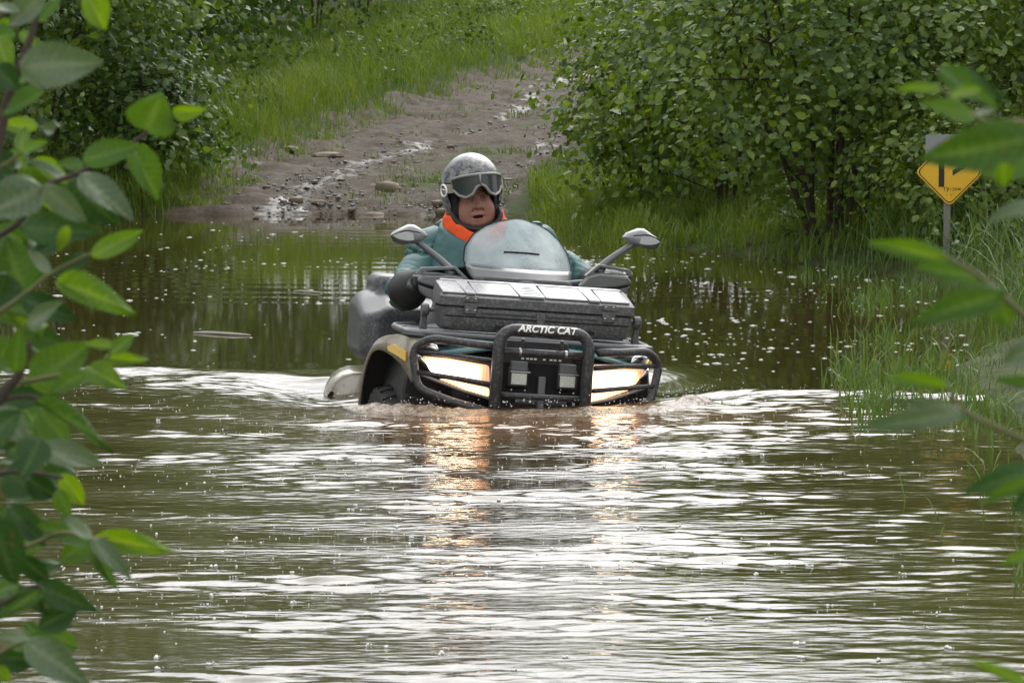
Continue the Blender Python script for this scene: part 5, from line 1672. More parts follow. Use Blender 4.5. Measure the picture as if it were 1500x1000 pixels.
for k_, yy in enumerate((0.055, 0.080, 0.105, 0.128)):
    q = [(-0.042 + 0.01 * (k_ % 2), BY0 + yy), (0.022 - 0.012 * (k_ % 2), BY0 + yy), (0.021 - 0.012 * (k_ % 2), BY0 + yy + 0.014), (-0.042 + 0.01 * (k_ % 2), BY0 + yy + 0.014)]
    vb(MB().add([(x, y, zt(y) + 0.0130) for x, y in q] + [(x, y, zt(y) + 0.0136) for x, y in q], [(3, 2, 1, 0), (4, 5, 6, 7), (0, 1, 5, 4), (1, 2, 6, 5), (2, 3, 7, 6), (3, 0, 4, 7)]), 'label_line', 'grey_metal', tray)
for x in (-0.287, 0.335):
    la = vb(MB().prism([(x - 0.030, 0.428), (x + 0.030, 0.428), (x + 0.030, 0.455), (x - 0.030, 0.455)], BY0 - 0.014, BY0 + 0.002), 'latch', 'box_plastic', tray, bevel=0.003)
    vb(MB().prism([(x - 0.028, 0.378), (x + 0.028, 0.378), (x + 0.030, 0.424), (x - 0.030, 0.424)], BY0 - 0.013, BY0 + 0.003), 'latch_hasp', 'box_plastic', tray, bevel=0.003)
    for dx in (-0.018, 0.018):
        for z in (0.445, 0.394):
            vb(MB().ball((x + dx, BY0 - 0.0135, z), 0.0052, 6, (1, 0.5, 1)), 'rivet', 'steel', tray)
for x0, x1 in ((-0.17, -0.055), (0.185, 0.275)):
    vb(MB().box(x0, x1, BY0 - 0.002, BY0 + 0.04, 0.318, 0.334), 'slot_shade', 'slot_black', tray)  # solid black blocks stand in for the shade of recessed slots
for x0, x1 in ((-0.24, 0.005), (0.055, 0.29)):
    vb(MB().box(x0, x1, BY0 - 0.007, BY0 + 0.01, 0.383, 0.397), 'front_ledge', 'box_plastic', tray, bevel=0.003)
vb(MB().box(0.012, 0.050, BY0 - 0.006, BY0 + 0.01, 0.345, 0.400), 'front_rib', 'box_plastic', tray, bevel=0.003)
vb(MB().tube([(CX - CW + 0.02, BY0 - 0.003, 0.366), (CX + CW - 0.02, BY0 - 0.003, 0.366)], 0.003, 6), 'seam', 'slot_black', tray)
for s, x in ((-1, CX - CW), (1, CX + CW)):
    kn = vb(MB().lathe([(0.0, -0.016), (0.026, -0.016), (0.029, -0.008), (0.029, 0.010), (0.022, 0.016), (0.0, 0.017)], (x + s * 0.045, 0.42, 0.378), 'x', 14), 'knob', 'box_plastic', smooth=40)
    vb(MB().tube([(x + s * 0.0, 0.44, 0.378), (x + s * 0.04, 0.44, 0.378)], 0.010, 8), 'shaft', 'grey_metal', kn)
    vb(MB().prism([(x + s * 0.045 - 0.017, 0.28), (x + s * 0.045 + 0.017, 0.28), (x + s * 0.045 + 0.010, 0.36), (x + s * 0.045 - 0.010, 0.36)], 0.425, 0.455), 'knob_bracket', 'box_plastic', kn, bevel=0.004)

# --- windscreen, pod, handguards, mirrors, bars
WC = 0.058


def wscr(u, v):
    """u -1..1 across, v 0..1 up"""
    hw = np.interp(v, [0, 0.12, 0.30, 0.50, 0.70, 0.84, 0.94, 1.0], [0.222, 0.240, 0.250, 0.238, 0.200, 0.150, 0.088, 0.001])
    x = WC + u * hw
    return (x, 0.74 + 0.30 * v + 0.16 * ((u * hw) / 0.25) ** 2, 0.500 + 0.285 * v - 0.006 * v * (x - WC) * 2)


vs_ = np.concatenate([np.linspace(0.22, 0.9, 14), [0.94, 0.97, 0.99, 1.0]])
secs = [[wscr(u, v) for u in np.linspace(-1, 1, 21)] for v in vs_]
ws = vb(MB().loft(secs, closed=False), 'windscreen', 'windscreen', smooth=180, solid=0.004, fix=False)
low = [[tuple(np.array(wscr(u, v)) + [0, -0.006, 0]) for u in np.linspace(-1, 1, 21)] for v in (0.0, 0.08, 0.16, 0.225)]
vb(MB().loft(low, closed=False), 'cowl', 'cowl_silver', smooth=180, solid=0.006, fix=False)
edge_ = [wscr(-1, v) for v in np.linspace(0.02, 1, 24)] + [wscr(1, v) for v in np.linspace(1, 0.02, 24)]
vb(MB().tube(edge_, 0.0045, 6), 'edge_trim', 'slot_black', ws, smooth=180)
sl = [tuple(np.array(wscr(u, 0.47 + 0.012 * (1 - (u / 0.4) ** 2))) + [0, -0.004, 0]) for u in np.linspace(-0.36, 0.32, 11)]
vb(MB().tube(sl, 0.0048, 6), 'vent_slot', 'slot_black', ws)
vb(MB().prism([(WC - 0.125, 0.485), (WC + 0.135, 0.480), (WC + 0.125, 0.508), (WC - 0.115, 0.512)], 0.715, 0.76), 'cowl_opening', 'slot_black')
vb(MB().prism([(WC - 0.23, 0.34), (WC + 0.23, 0.34), (WC + 0.235, 0.485), (WC + 0.20, 0.53), (WC - 0.20, 0.53), (WC - 0.235, 0.485)], 0.745, 0.95, 0.8), 'instrument_pod', 'black_plastic', bevel=0.02)
vb(MB().tube([(0, 0.95, 0.20), (0.02, 0.86, 0.44)], 0.035, 10), 'steering_stem', 'grey_metal')
vb(MB().tube(smooth_path([(-0.43, 0.90, 0.470), (-0.25, 0.85, 0.475), (0.03, 0.84, 0.47), (0.30, 0.85, 0.52), (0.48, 0.90, 0.53)], 5), 0.012, 10), 'handlebar', 'grey_metal', smooth=180)
for s in (-1, 1):
    dz = 0.0 if s < 0 else 0.052
    cx = WC
    hx = lambda pts: [(cx + s * x, z + dz) for x, z in pts]
    vb(MB().tube([(cx + s * 0.36, 0.875, 0.470 + dz), (cx + s * 0.49, 0.905, 0.470 + dz)], 0.018, 10), 'grip', 'tyre_rubber')
    fh = lambda x, z: 0.20 * max(0, abs(x - cx) - 0.25)
    hg = vb(MB().prism(hx([(0.235, 0.455), (0.28, 0.505), (0.335, 0.520), (0.47, 0.512), (0.492, 0.495), (0.490, 0.478), (0.42, 0.462), (0.30, 0.448)]), 0.735, 0.80, 0.96, f=fh), 'handguard', 'cowl_silver', bevel=0.012, seg=3)
    vb(MB().ring(hx([(0.265, 0.505), (0.330, 0.562), (0.480, 0.545), (0.498, 0.515), (0.40, 0.518)]), hx([(0.300, 0.520), (0.335, 0.548), (0.465, 0.532), (0.474, 0.522), (0.40, 0.527)]), 0.745, 0.785, f=fh), 'handguard_frame', 'cowl_silver', hg, bevel=0.006)
    vb(MB().prism(hx([(0.30, 0.440), (0.42, 0.455), (0.488, 0.472), (0.478, 0.435), (0.44, 0.408), (0.38, 0.398), (0.31, 0.405)]), 0.755, 0.80, 0.92, f=fh), 'handguard_lower', 'cowl_silver', hg, bevel=0.010, seg=3)
    vb(MB().prism(hx([(0.30, 0.446), (0.42, 0.461), (0.487, 0.478), (0.487, 0.471), (0.42, 0.454), (0.30, 0.439)]), 0.748, 0.79, f=fh), 'handguard_gap', 'slot_black', hg)
    # mirror on its arm
    am = vb(MB().tube(smooth_path([(cx + s * 0.335, 0.80, 0.520 + dz), (cx + s * 0.370, 0.815, 0.568 + dz), (cx + s * 0.455, 0.835, 0.630 + dz), (cx + s * 0.520, 0.845, 0.672 + dz)], 4), [0.026, 0.025, 0.023, 0.020, 0.017, 0.016, 0.0155, 0.015, 0.0145, 0.014, 0.014, 0.014, 0.014], 12), 'mirror_arm', 'grey_metal', smooth=180)
    mc = (cx + s * 0.532, 0.84, 0.682 + dz)
    tl = R(-6) * s
    ct, st_ = math.cos(tl), math.sin(tl)
    rr = lambda pts: [(mc[0] + s * (x * ct) - z * st_ * 0, mc[2] + z * ct + x * abs(st_) * -0.6) for x, z in pts]
    outl = [(-0.085, 0.002), (-0.070, 0.022), (-0.015, 0.050), (0.012, 0.052), (0.075, 0.020), (0.090, 0.004), (0.072, -0.026), (0.045, -0.036), (-0.020, -0.034), (-0.06, -0.02)]
    sh = MB()
    for pr, y0, y1, k0 in ((outl, 0.865, 0.835, 0.96),):
        c_ = np.mean(np.array(rr(pr)), 0)
        secs = []
        for y, k_ in ((0.872, 0.90), (0.866, 0.98), (0.845, 1.0), (0.825, 0.93), (0.812, 0.76), (0.806, 0.5)):
            secs.append([(c_[0] + (x - c_[0]) * k_, y, c_[1] + (z - c_[1]) * k_ + (1 - k_) * 0.004) for x, z in rr(pr)])
        sh.loft(secs)
    mi = vb(sh, 'mirror', 'mirror_shell', smooth=45)
    vb(MB().prism(rr([(-0.015, -0.018), (-0.005, 0.012), (0.025, 0.020), (0.060, 0.012), (0.084, 0.002), (0.070, -0.010), (0.045, -0.018), (0.010, -0.022)]), 0.8035, 0.84, 1.0), 'signal_panel', 'mirror_panel', mi, bevel=0.003)
    vb(MB().prism(rr([(-0.04, -0.0325), (-0.03, -0.022), (0.01, -0.026), (0.045, -0.022), (0.072, -0.014), (0.086, -0.002), (0.072, -0.0275), (0.045, -0.037)]), 0.806, 0.86, 1.0), 'lower_trim', 'black_plastic', mi, bevel=0.002)
    vb(MB().prism(rr([(x * 0.86, z * 0.84) for x, z in outl]), 0.8725, 0.8755), 'mirror_glass', 'mirror_glass', mi)
    vb(MB().tube(rr3 := [(p_[0], 0.8045 if i_ not in (0, 7) else 0.815, p_[1]) for i_, p_ in enumerate(rr([(-0.055, 0.008), (-0.03, 0.018), (-0.012, 0.020), (0.012, 0.026), (0.035, 0.025), (0.058, 0.018), (0.075, 0.010), (0.088, 0.004)]))], 0.0026, 5), 'panel_seam', 'slot_black', mi)

# --- seat, rear box, rear rack
P, Q = nets(lambda X, Y, Z: smin(s_rbox(X, Y, Z, (0, 1.42, 0.235), (0.17, 0.33, 0.075), 0.055), s_rbox(X, Y, Z, (0, 1.05, 0.20), (0.13, 0.20, 0.07), 0.05), 0.06), (-0.3, 0.75, 0.05), (0.3, 1.9, 0.42), 0.015)
vmesh('seat', P, Q, 'seat_vinyl')


def rearbox(X, Y, Z):
    xx = np.abs(X + 0.03)
    b_ = s_rbox(X, Y, Z, (-0.03, 1.80, 0.21), (0.500, 0.24, 0.165), 0.085)
    b_ = smax(b_, (Z - 0.30) * 0.94 - (Y - 1.54) * 0.30 + np.clip(xx - 0.38, 0, 1) * 0.5 - 0.010, 0.025)
    top = s_rbox(X, Y, Z, (-0.03, 1.93, 0.37), (0.415, 0.13, 0.088), 0.045)
    return smin(b_, top, 0.02) + 0.002 * (np.abs(Z - 0.245) < 0.008)


P, Q = nets(rearbox, (-0.64, 1.48, 0.0), (0.60, 2.25, 0.52), 0.0125)
rb = vmesh('rear_box', P, Q, 'rear_box_plastic')
rb['label'] = 'dark moulded rear storage box with rounded shoulders'
for x in (-0.33, 0.30):
    vb(MB().ball((x, 1.572, 0.28), 0.012, 6), 'screw', 'steel', rb)
vb(MB().tube(round_corners([(-0.40, 1.30, -0.03), (-0.52, 1.55, -0.04), (-0.52, 2.15, -0.04), (0.50, 2.15, -0.04), (0.50, 1.55, -0.04), (0.40, 1.30, -0.03)], 0.08, 5), 0.014, 8), 'rear_rack', 'grey_metal', smooth=180)
vb(MB().box(-0.40, 0.38, 1.5, 2.12, -0.06, -0.02), 'rear_deck', 'black_plastic', bevel=0.01)

# ================================================================== RIDER
leafless = None
m, nt, n, l, p = new_mat('skin')
tc = n.new('ShaderNodeTexCoord')
ca = n.new('ShaderNodeAttribute'); ca.attribute_name = 'flush'
nz = n.new('ShaderNodeTexNoise'); nz.inputs['Scale'].default_value = 40; nz.inputs['Detail'].default_value = 5
l.new(tc.outputs['Object'], nz.inputs['Vector'])
mx = n.new('ShaderNodeMix'); mx.data_type = 'RGBA'; mx.inputs[6].default_value = (0.24, 0.105, 0.072, 1); mx.inputs[7].default_value = (0.40, 0.20, 0.14, 1)
l.new(nz.outputs['Fac'], mx.inputs[0])
m2 = n.new('ShaderNodeMix'); m2.data_type = 'RGBA'; m2.inputs[7].default_value = (0.30, 0.085, 0.065, 1)
l.new(ca.outputs['Fac'], m2.inputs[0]); l.new(mx.outputs[2], m2.inputs[6])
cb = n.new('ShaderNodeAttribute'); cb.attribute_name = 'dark'
m3 = n.new('ShaderNodeMix'); m3.data_type = 'RGBA'; m3.inputs[7].default_value = (0.02, 0.012, 0.01, 1)
l.new(cb.outputs['Fac'], m3.inputs[0]); l.new(m2.outputs[2], m3.inputs[6]); l.new(m3.outputs[2], p.inputs['Base Color'])
bp = n.new('ShaderNodeBump'); bp.inputs['Strength'].default_value = 0.35; bp.inputs['Distance'].default_value = 0.003
n9 = n.new('ShaderNodeTexNoise'); n9.inputs['Scale'].default_value = 140; n9.inputs['Detail'].default_value = 6; l.new(tc.outputs['Object'], n9.inputs['Vector']); l.new(n9.outputs['Fac'], bp.inputs['Height']); l.new(bp.outputs[0], p.inputs['Normal'])
p.inputs['Roughness'].default_value = 0.5; p.inputs['Subsurface Weight'].default_value = 0.08; p.inputs['Subsurface Scale'].default_value = 0.01
p.inputs['Subsurface Radius'].default_value = (1, 0.35, 0.2)
pmat('jacket_teal', (0.046, 0.116, 0.113), rough=0.5, var=0.22, vscale=9, bump=0.25, bscale=60, mud=0.06, mscale=9, mudcol=(0.03, 0.07, 0.07), spec=0.4)
pmat('cuff_black', (0.02, 0.022, 0.023), rough=0.6, var=0.3, mud=0.3, mscale=60, mudcol=(0.10, 0.09, 0.08))
pmat('hood_orange', (0.80, 0.10, 0.025), rough=0.75, var=0.12, vscale=14, bump=0.3, bscale=160, spec=0.2)
pmat('trouser_dark', (0.03, 0.035, 0.04), rough=0.7, var=0.3)
pmat('strap_black', (0.012, 0.012, 0.013), rough=0.6, var=0.2)
pmat('liner_black', (0.008, 0.008, 0.009), rough=0.85, var=0.2)
pmat('goggle_frame', (0.22, 0.22, 0.21), rough=0.3, var=0.1, mud=0.15, mscale=80)
pmat('goggle_strap', (0.27, 0.25, 0.21), rough=0.7, var=0.2, vscale=60)
m, nt, n, l, p = new_mat('goggle_lens')
p.inputs['Base Color'].default_value = (0.035, 0.04, 0.04, 1); p.inputs['Roughness'].default_value = 0.10; p.inputs['Specular IOR Level'].default_value = 0.8
tc = n.new('ShaderNodeTexCoord'); nz = n.new('ShaderNodeTexNoise'); nz.inputs['Scale'].default_value = 60; l.new(tc.outputs['Object'], nz.inputs['Vector'])
mr = n.new('ShaderNodeMapRange'); mr.inputs[3].default_value = 0.05; mr.inputs[4].default_value = 0.32; l.new(nz.outputs['Fac'], mr.inputs[0]); l.new(mr.outputs[0], p.inputs['Roughness'])
# helmet: glossy grey with mottled print
m, nt, n, l, p = new_mat('helmet_print')
tc = n.new('ShaderNodeTexCoord')
n1 = n.new('ShaderNodeTexNoise'); n1.inputs['Scale'].default_value = 24; n1.inputs['Detail'].default_value = 3; n1.inputs['Distortion'].default_value = 1.2
l.new(tc.outputs['Object'], n1.inputs['Vector'])
n2 = n.new('ShaderNodeTexVoronoi'); n2.inputs['Scale'].default_value = 46; l.new(tc.outputs['Object'], n2.inputs['Vector'])
r1 = n.new('ShaderNodeValToRGB'); r1.color_ramp.interpolation = 'CONSTANT'
e = r1.color_ramp.elements
e[0].color = (0.028, 0.030, 0.038, 1); e[1].position = 0.44; e[1].color = (0.10, 0.105, 0.10, 1)
x = e.new(0.56); x.color = (0.20, 0.205, 0.185, 1)
x = e.new(0.66); x.color = (0.08, 0.085, 0.085, 1)
l.new(n1.outputs['Fac'], r1.inputs[0])
mv = n.new('ShaderNodeMath'); mv.operation = 'LESS_THAN'; mv.inputs[1].default_value = 0.22; l.new(n2.outputs['Distance'], mv.inputs[0])
mz = n.new('ShaderNodeMix'); mz.data_type = 'RGBA'; l.new(mv.outputs[0], mz.inputs[0]); l.new(r1.outputs[0], mz.inputs[6]); mz.inputs[7].default_value = (0.075, 0.08, 0.095, 1)
l.new(mz.outputs[2], p.inputs['Base Color']); p.inputs['Roughness'].default_value = 0.28; p.inputs['Coat Weight'].default_value = 0.35; p.inputs['Coat Roughness'].default_value = 0.12

pb = veh((0.0, 1.50, 0.30))
person = empty('person', M=Matrix.Translation(Vector(pb)) @ VM.to_4x4())
tag(person, 'rider in teal rain jacket, orange hood and grey helmet with goggles, riding the quad bike', 'person')
PB = np.array((0.0, 1.50, 0.30))


def pmesh(name, P, Q, mat, parent=None, attrs=None, smooth=180):
    return link(name, np_mesh(name, np.asarray(P) - PB, Q, attrs, smooth), mat, parent or person)


# --- head frame
HS = 1.16
HC = vpix(698, 289, 1.22)                 # between the eyes
HR = np.array(Matrix.Rotation(R(3), 3, 'Z') @ Matrix.Rotation(R(-9.0), 3, 'Y') @ Matrix.Rotation(R(-2), 3, 'X'))


def hd(P):
    return HC + (np.asarray(P, float) * HS) @ HR.T


def face(X, Y, Z):
    X_ = np.abs(X)
    d = s_ell(X, Y, Z, (0, 0.085, 0.030), (0.076, 0.098, 0.095))            # skull
    d = smin(d, s_ell(X, Y, Z, (0, 0.055, -0.050), (0.066, 0.062, 0.070)), 0.03)   # mid face
    d = smin(d, s_ell(X_, Y, Z, (0.043, 0.035, -0.050), (0.037, 0.035, 0.038)), 0.02)  # cheeks
    d = smin(d, s_ell(X_, Y, Z, (0.048, 0.052, -0.084), (0.030, 0.042, 0.032)), 0.02)   # jowls
    d = smin(d, s_ell(X, Y, Z, (0, 0.030, -0.103), (0.034, 0.032, 0.020)), 0.022)     # chin
    d = smin(d, s_cap(X, Y, Z, (-0.035, 0.012, 0.017), (0.035, 0.012, 0.017), 0.013, 0.013), 0.014)   # brow
    d = smax(d, -s_ell(X_, Y, Z, (0.032, -0.004, -0.004), (0.019, 0.016, 0.0115)), 0.010)            # sockets
    d = smin(d, s_ell(X_, Y, Z, (0.032, 0.017, -0.003), (0.0135, 0.0125, 0.012)), 0.003)               # eyes
    d = smin(d, s_cap(X, Y, Z, (0, 0.006, 0.004), (0, -0.016, -0.036), 0.008, 0.0125), 0.010)          # nose
    d = smin(d, s_ell(X_, Y, Z, (0.0125, -0.002, -0.039), (0.0095, 0.011, 0.0085)), 0.005)             # nostril wings
    d = smax(d, -s_ell(X_, Y, Z, (0.0070, -0.010, -0.0475), (0.0038, 0.006, 0.004)), 0.003)
    d = smin(d, s_ell(X, Y, Z, (0, 0.006, -0.069), (0.027, 0.016, 0.0078)), 0.006)      # upper lip
    d = smin(d, s_ell(X, Y, Z, (0, 0.008, -0.0855), (0.022, 0.015, 0.0075)), 0.006)     # lower lip
    d = smax(d, -s_ell(X, Y, Z, (0, -0.004, -0.0778), (0.0205, 0.024, 0.0062)), 0.003)  # open mouth
    d = smax(d, -s_cap(X_, Y, Z, (0.020, 0.000, -0.050), (0.036, 0.012, -0.078), 0.0034, 0.0024), 0.007)   # smile folds
    d = smin(d, s_ell(X_, Y, Z, (0.078, 0.085, -0.015), (0.010, 0.02, 0.032)), 0.006)   # ears
    d = smin(d, s_cap(X, Y, Z, (0, 0.085, -0.06), (0, 0.11, -0.19), 0.058, 0.062), 0.03)  # neck
    return d


P, Q = nets(face, (-0.10, -0.045, -0.20), (0.10, 0.20, 0.135), 0.0031)
lip = np.exp(-((P[:, 2] + 0.077) / 0.013) ** 4) * np.exp(-(P[:, 0] / 0.024) ** 4) * (P[:, 1] < 0.02)
flush = np.clip(0.75 * lip + 0.32 * np.exp(-((np.abs(P[:, 0]) - 0.042) / 0.02) ** 2 - ((P[:, 2] + 0.045) / 0.022) ** 2) * (P[:, 1] < 0.05) + 0.38 * np.exp(-(P[:, 0] / 0.016) ** 2 - ((P[:, 2] + 0.038) / 0.014) ** 2) * (P[:, 1] < 0.01), 0, 1)
dark = np.clip(((np.abs(P[:, 2] + 0.0778) < 0.0056) & (np.abs(P[:, 0]) < 0.019) & (P[:, 1] > -0.004) & (P[:, 1] < 0.03)).astype(float)
               + 0.85 * (((np.abs(P[:, 0]) - 0.032) ** 2 + (P[:, 2] + 0.003) ** 2 < 0.0065 ** 2) & (P[:, 1] < 0.02))
               + 0.7 * ((np.abs(P[:, 2] - 0.021 + 0.004 * (np.abs(P[:, 0]) - 0.03) / 0.02) < 0.0045) & (np.abs(np.abs(P[:, 0]) - 0.034) < 0.019) & (P[:, 1] < 0.03)), 0, 1)
headP, headQ = hd(P), Q

# --- trunk, arms, legs (under the clothes) and gripping hands: one body
SL, SR = np.array((-0.285, 1.37, 0.585)), np.array((0.215, 1.38, 0.660))
EL, ER = np.array((-0.425, 1.14, 0.415)), np.array((0.440, 1.16, 0.485))
WL, WR = np.array((-0.395, 0.975, 0.462)), np.array((0.500, 0.985, 0.520))
KL, KR = np.array((-0.30, 0.98, 0.20)), np.array((0.29, 0.98, 0.20))
AL, AR = np.array((-0.40, 1.10, -0.12)), np.array((0.38, 1.10, -0.12))
HPc = np.array((0.0, 1.60, 0.36))
NK = hd((0, 0.105, -0.17))


def trunk(X, Y, Z, g=0.0):
    d = s_cap(X, Y, Z, HPc, (-0.03, 1.50, 0.50), 0.15 + g, 0.15 + g)
    d = smin(d, s_ell(X, Y, Z, (-0.035, 1.43, 0.60), (0.225 + g, 0.14 + g, 0.17 + g)), 0.06)
    d = smin(d, s_cap(X, Y, Z, SL, SR, 0.075 + g, 0.075 + g), 0.06)
    d = smin(d, s_cap(X, Y, Z, (-0.04, 1.42, 0.68), NK + np.array((0, 0.0, 0.02)), 0.10 + g, 0.080 + g), 0.04)
    return d


def arms(X, Y, Z, g=0.0, k=0.035):
    d = smin(s_cap(X, Y, Z, SL, EL, 0.062 + g, 0.050 + g), s_cap(X, Y, Z, EL, WL, 0.050 + g, 0.034 + g * 0.8), k)
    return np.minimum(d, smin(s_cap(X, Y, Z, SR, ER, 0.062 + g, 0.050 + g), s_cap(X, Y, Z, ER, WR, 0.050 + g, 0.034 + g * 0.8), k))


def legs(X, Y, Z, g=0.0):
    d = 1e3
    for h_, kn, an in ((HPc + [-0.10, -0.02, -0.03], KL, AL), (HPc + [0.10, -0.02, -0.03], KR, AR)):
        d = np.minimum(d, smin(s_cap(X, Y, Z, h_, kn, 0.085 + g, 0.060 + g), s_cap(X, Y, Z, kn, an, 0.058 + g, 0.042 + g), 0.03))
    return d


P1, Q1 = nets(lambda X, Y, Z: smin(smin(trunk(X, Y, Z), arms(X, Y, Z), 0.03), legs(X, Y, Z), 0.05), (-0.60, 0.82, -0.22), (0.65, 1.85, 0.86), 0.014)


def hand(X, Y, Z, W, sgn):
    """fist round the grip, which runs along x"""
    G = np.array((W[0] - sgn * 0.005, 0.885, W[2] + 0.008))
    d = s_rbox(X, Y, Z, (G[0], G[1] + 0.035, G[2] + 0.012), (0.042, 0.042, 0.018), 0.015)
    d = smin(d, s_cap(X, Y, Z, W, (G[0], G[1] + 0.07, G[2] + 0.008), 0.034, 0.03), 0.02)
    for i_, (dx, r_f, ln_) in enumerate(((-0.032, 0.0098, 0.9), (-0.011, 0.0104, 1.0), (0.011, 0.0100, 0.96), (0.031, 0.0088, 0.82))):
        x = G[0] + dx * sgn
        pts = [(x, G[1] + 0.010, G[2] + 0.026), (x, G[1] - 0.022, G[2] + 0.024 * ln_), (x, G[1] - 0.034, G[2] - 0.004), (x, G[1] - 0.018, G[2] - 0.026 * ln_)]
        f_ = 1e3
        for a_, b_ in zip(pts[:-1], pts[1:]):
            f_ = np.minimum(f_, s_cap(X, Y, Z, a_, b_, r_f, r_f * 0.94))
        d = smin(d, f_, 0.006)
    th = [(G[0] - 0.040 * sgn, G[1] + 0.040, G[2]), (G[0] - 0.050 * sgn, G[1] + 0.010, G[2] - 0.020), (G[0] - 0.030 * sgn, G[1] - 0.014, G[2] - 0.028)]
    for a_, b_ in zip(th[:-1], th[1:]):
        d = smin(d, s_cap(X, Y, Z, a_, b_, 0.0125, 0.0105), 0.006)
    return d


hp = [nets(lambda X, Y, Z: hand(X, Y, Z, W, s), W + [-0.10, -0.16, -0.075], W + [0.10, 0.05, 0.09], 0.0042) for W, s in ((WL, 1), (WR, -1))]
Ps = [headP, P1, hp[0][0], hp[1][0]]; Qs = [headQ, Q1, hp[0][1], hp[1][1]]
ofs = np.cumsum([0] + [len(q) for q in Ps[:-1]])
fl = np.concatenate([flush] + [np.zeros(len(q)) for q in Ps[1:]]); dk = np.concatenate([dark] + [np.zeros(len(q)) for q in Ps[1:]])
pmesh('body', np.concatenate(Ps), np.concatenate([q + o_ for q, o_ in zip(Qs, ofs)]), 'skin', attrs={'flush': fl, 'dark': dk})
# gloves over the hands
for (P_, Q_), W, s in zip(hp, (WL, WR), (1, -1)):
    Pg, Qg = nets(lambda X, Y, Z: hand(X, Y, Z, W, s) - 0.003, W + [-0.105, -0.165, -0.08], W + [0.105, 0.055, 0.095], 0.0045)
    pmesh('glove', Pg, Qg, 'cuff_black')


# --- jacket with creases
def jacket(X, Y, Z):
    d = trunk(X, Y, Z, 0.028)
    d = smin(d, arms(X, Y, Z, 0.024, 0.05), 0.045)
    fold = fbm(X * 7 + 3 * Z, Y * 7, Z * 9 - 4 * X, oct=2, seed=201)
    cr = np.abs(fbm(X * 9 + 5 * Z, Y * 6, Z * 7 - 7 * X, oct=2, seed=203))
    cr2 = np.abs(vnoise(X * 6 - 4 * Z + 9, Y * 5, Z * 6 + 5 * X, seed=207))
    d = d + 0.012 * fold + 0.024 * np.exp(-(np.abs(vnoise(X * 5 + 4 * Z, Y * 4, Z * 5 - 5 * X, seed=205)) / 0.07) ** 2) + 0.018 * np.exp(-(cr2 / 0.05) ** 2) - 0.003 - 0.002
    # creases bunched at the elbows
    for E_ in (EL, ER):
        q = np.sqrt((X - E_[0]) ** 2 + (Y - E_[1]) ** 2 + (Z - E_[2]) ** 2)
        d = d + 0.004 * np.sin((Z * 0.8 + Y * 0.6 + X * 0.5) * 190 + 5 * fold) * np.exp(-(q / 0.13) ** 2)
    for W_, E_ in ((WL, EL), (WR, ER)):
        ax_ = (W_ - E_) / np.linalg.norm(W_ - E_)
        t = (X - W_[0]) * ax_[0] + (Y - W_[1]) * ax_[1] + (Z - W_[2]) * ax_[2]
        near_ = np.sqrt((X - W_[0]) ** 2 + (Y - W_[1]) ** 2 + (Z - W_[2]) ** 2) < 0.16
        d = np.where(near_, np.maximum(d, t - 0.0), d)
    # neck opening
    d = smax(d, -s_cap(X, Y, Z, NK + [0, -0.02, 0.03], NK + [0, -0.06, 0.18], 0.085, 0.10), 0.012)
    return smax(d, 0.30 - Z, 0.01)


P, Q = nets(jacket, (-0.62, 0.90, 0.27), (0.68, 1.72, 0.90), 0.0095)
pmesh('jacket', P, Q, 'jacket_teal')


def cuff(X, Y, Z, E_, W_):
    d = s_cap(X, Y, Z, E_ + (W_ - E_) * 0.25, W_ + (W_ - E_) * 0.12, 0.092, 0.062)
    return d + 0.006 * fbm(X * 14, Y * 14, Z * 14, oct=2, seed=211)


for E_, W_ in ((EL, WL), (ER, WR)):
    P, Q = nets(lambda X, Y, Z: cuff(X, Y, Z, E_, W_), (E_ + W_) / 2 - 0.22, (E_ + W_) / 2 + 0.22, 0.0095)
    pmesh('sleeve_cuff', P, Q, 'cuff_black')
P, Q = nets(lambda X, Y, Z: smin(smin(s_cap(X, Y, Z, HPc + [0, 0, -0.02], HPc + [0, -0.06, 0.06], 0.17, 0.165), legs(X, Y, Z, 0.018), 0.05), 1e3 + 0 * X, 0.01), (-0.60, 0.80, -0.22), (0.60, 1.85, 0.56), 0.016)
pmesh('trousers', P, Q, 'trouser_dark')
for A_ in (AL, AR):
    P, Q = nets(lambda X, Y, Z: smax(smin(s_cap(X, Y, Z, A_ + [0, 0.0, 0.10], A_ + [0, 0.0, -0.03], 0.066, 0.058), s_cap(X, Y, Z, A_ + [0, 0.02, -0.035], A_ + [0, -0.17, -0.045], 0.046, 0.044), 0.03), A_[2] - 0.058 - Z, 0.006), A_ + [-0.1, -0.25, -0.1], A_ + [0.1, 0.1, 0.2], 0.012)
    pmesh('boot', P, Q, 'cuff_black')


# --- orange hood bunched round the neck
def neckhood(X, Y, Z):
    """head frame: a soft collar standing open at the front"""
    a = np.arctan2(X, -(Y - 0.07))
    rr_ = np.sqrt((X / 1.16) ** 2 + (Y - 0.07) ** 2)
    ztop = -0.058 - 0.085 * np.exp(-(a / 0.85) ** 2) + 0.03 * np.clip(-np.cos(a), 0, 1) + 0.006 * np.sin(a * 5 + 1)
    rad = 0.094 + 0.020 * np.clip((-0.06 - Z) / 0.12, 0, 1.4) + 0.005 * fbm(np.cos(a) * 3, np.sin(a) * 3, Z * 26, oct=2, seed=221)
    d = np.abs(rr_ - rad) - 0.011
    d = smax(d, Z - ztop, 0.012)
    return smax(d, ztop - 0.068 - Z, 0.01)


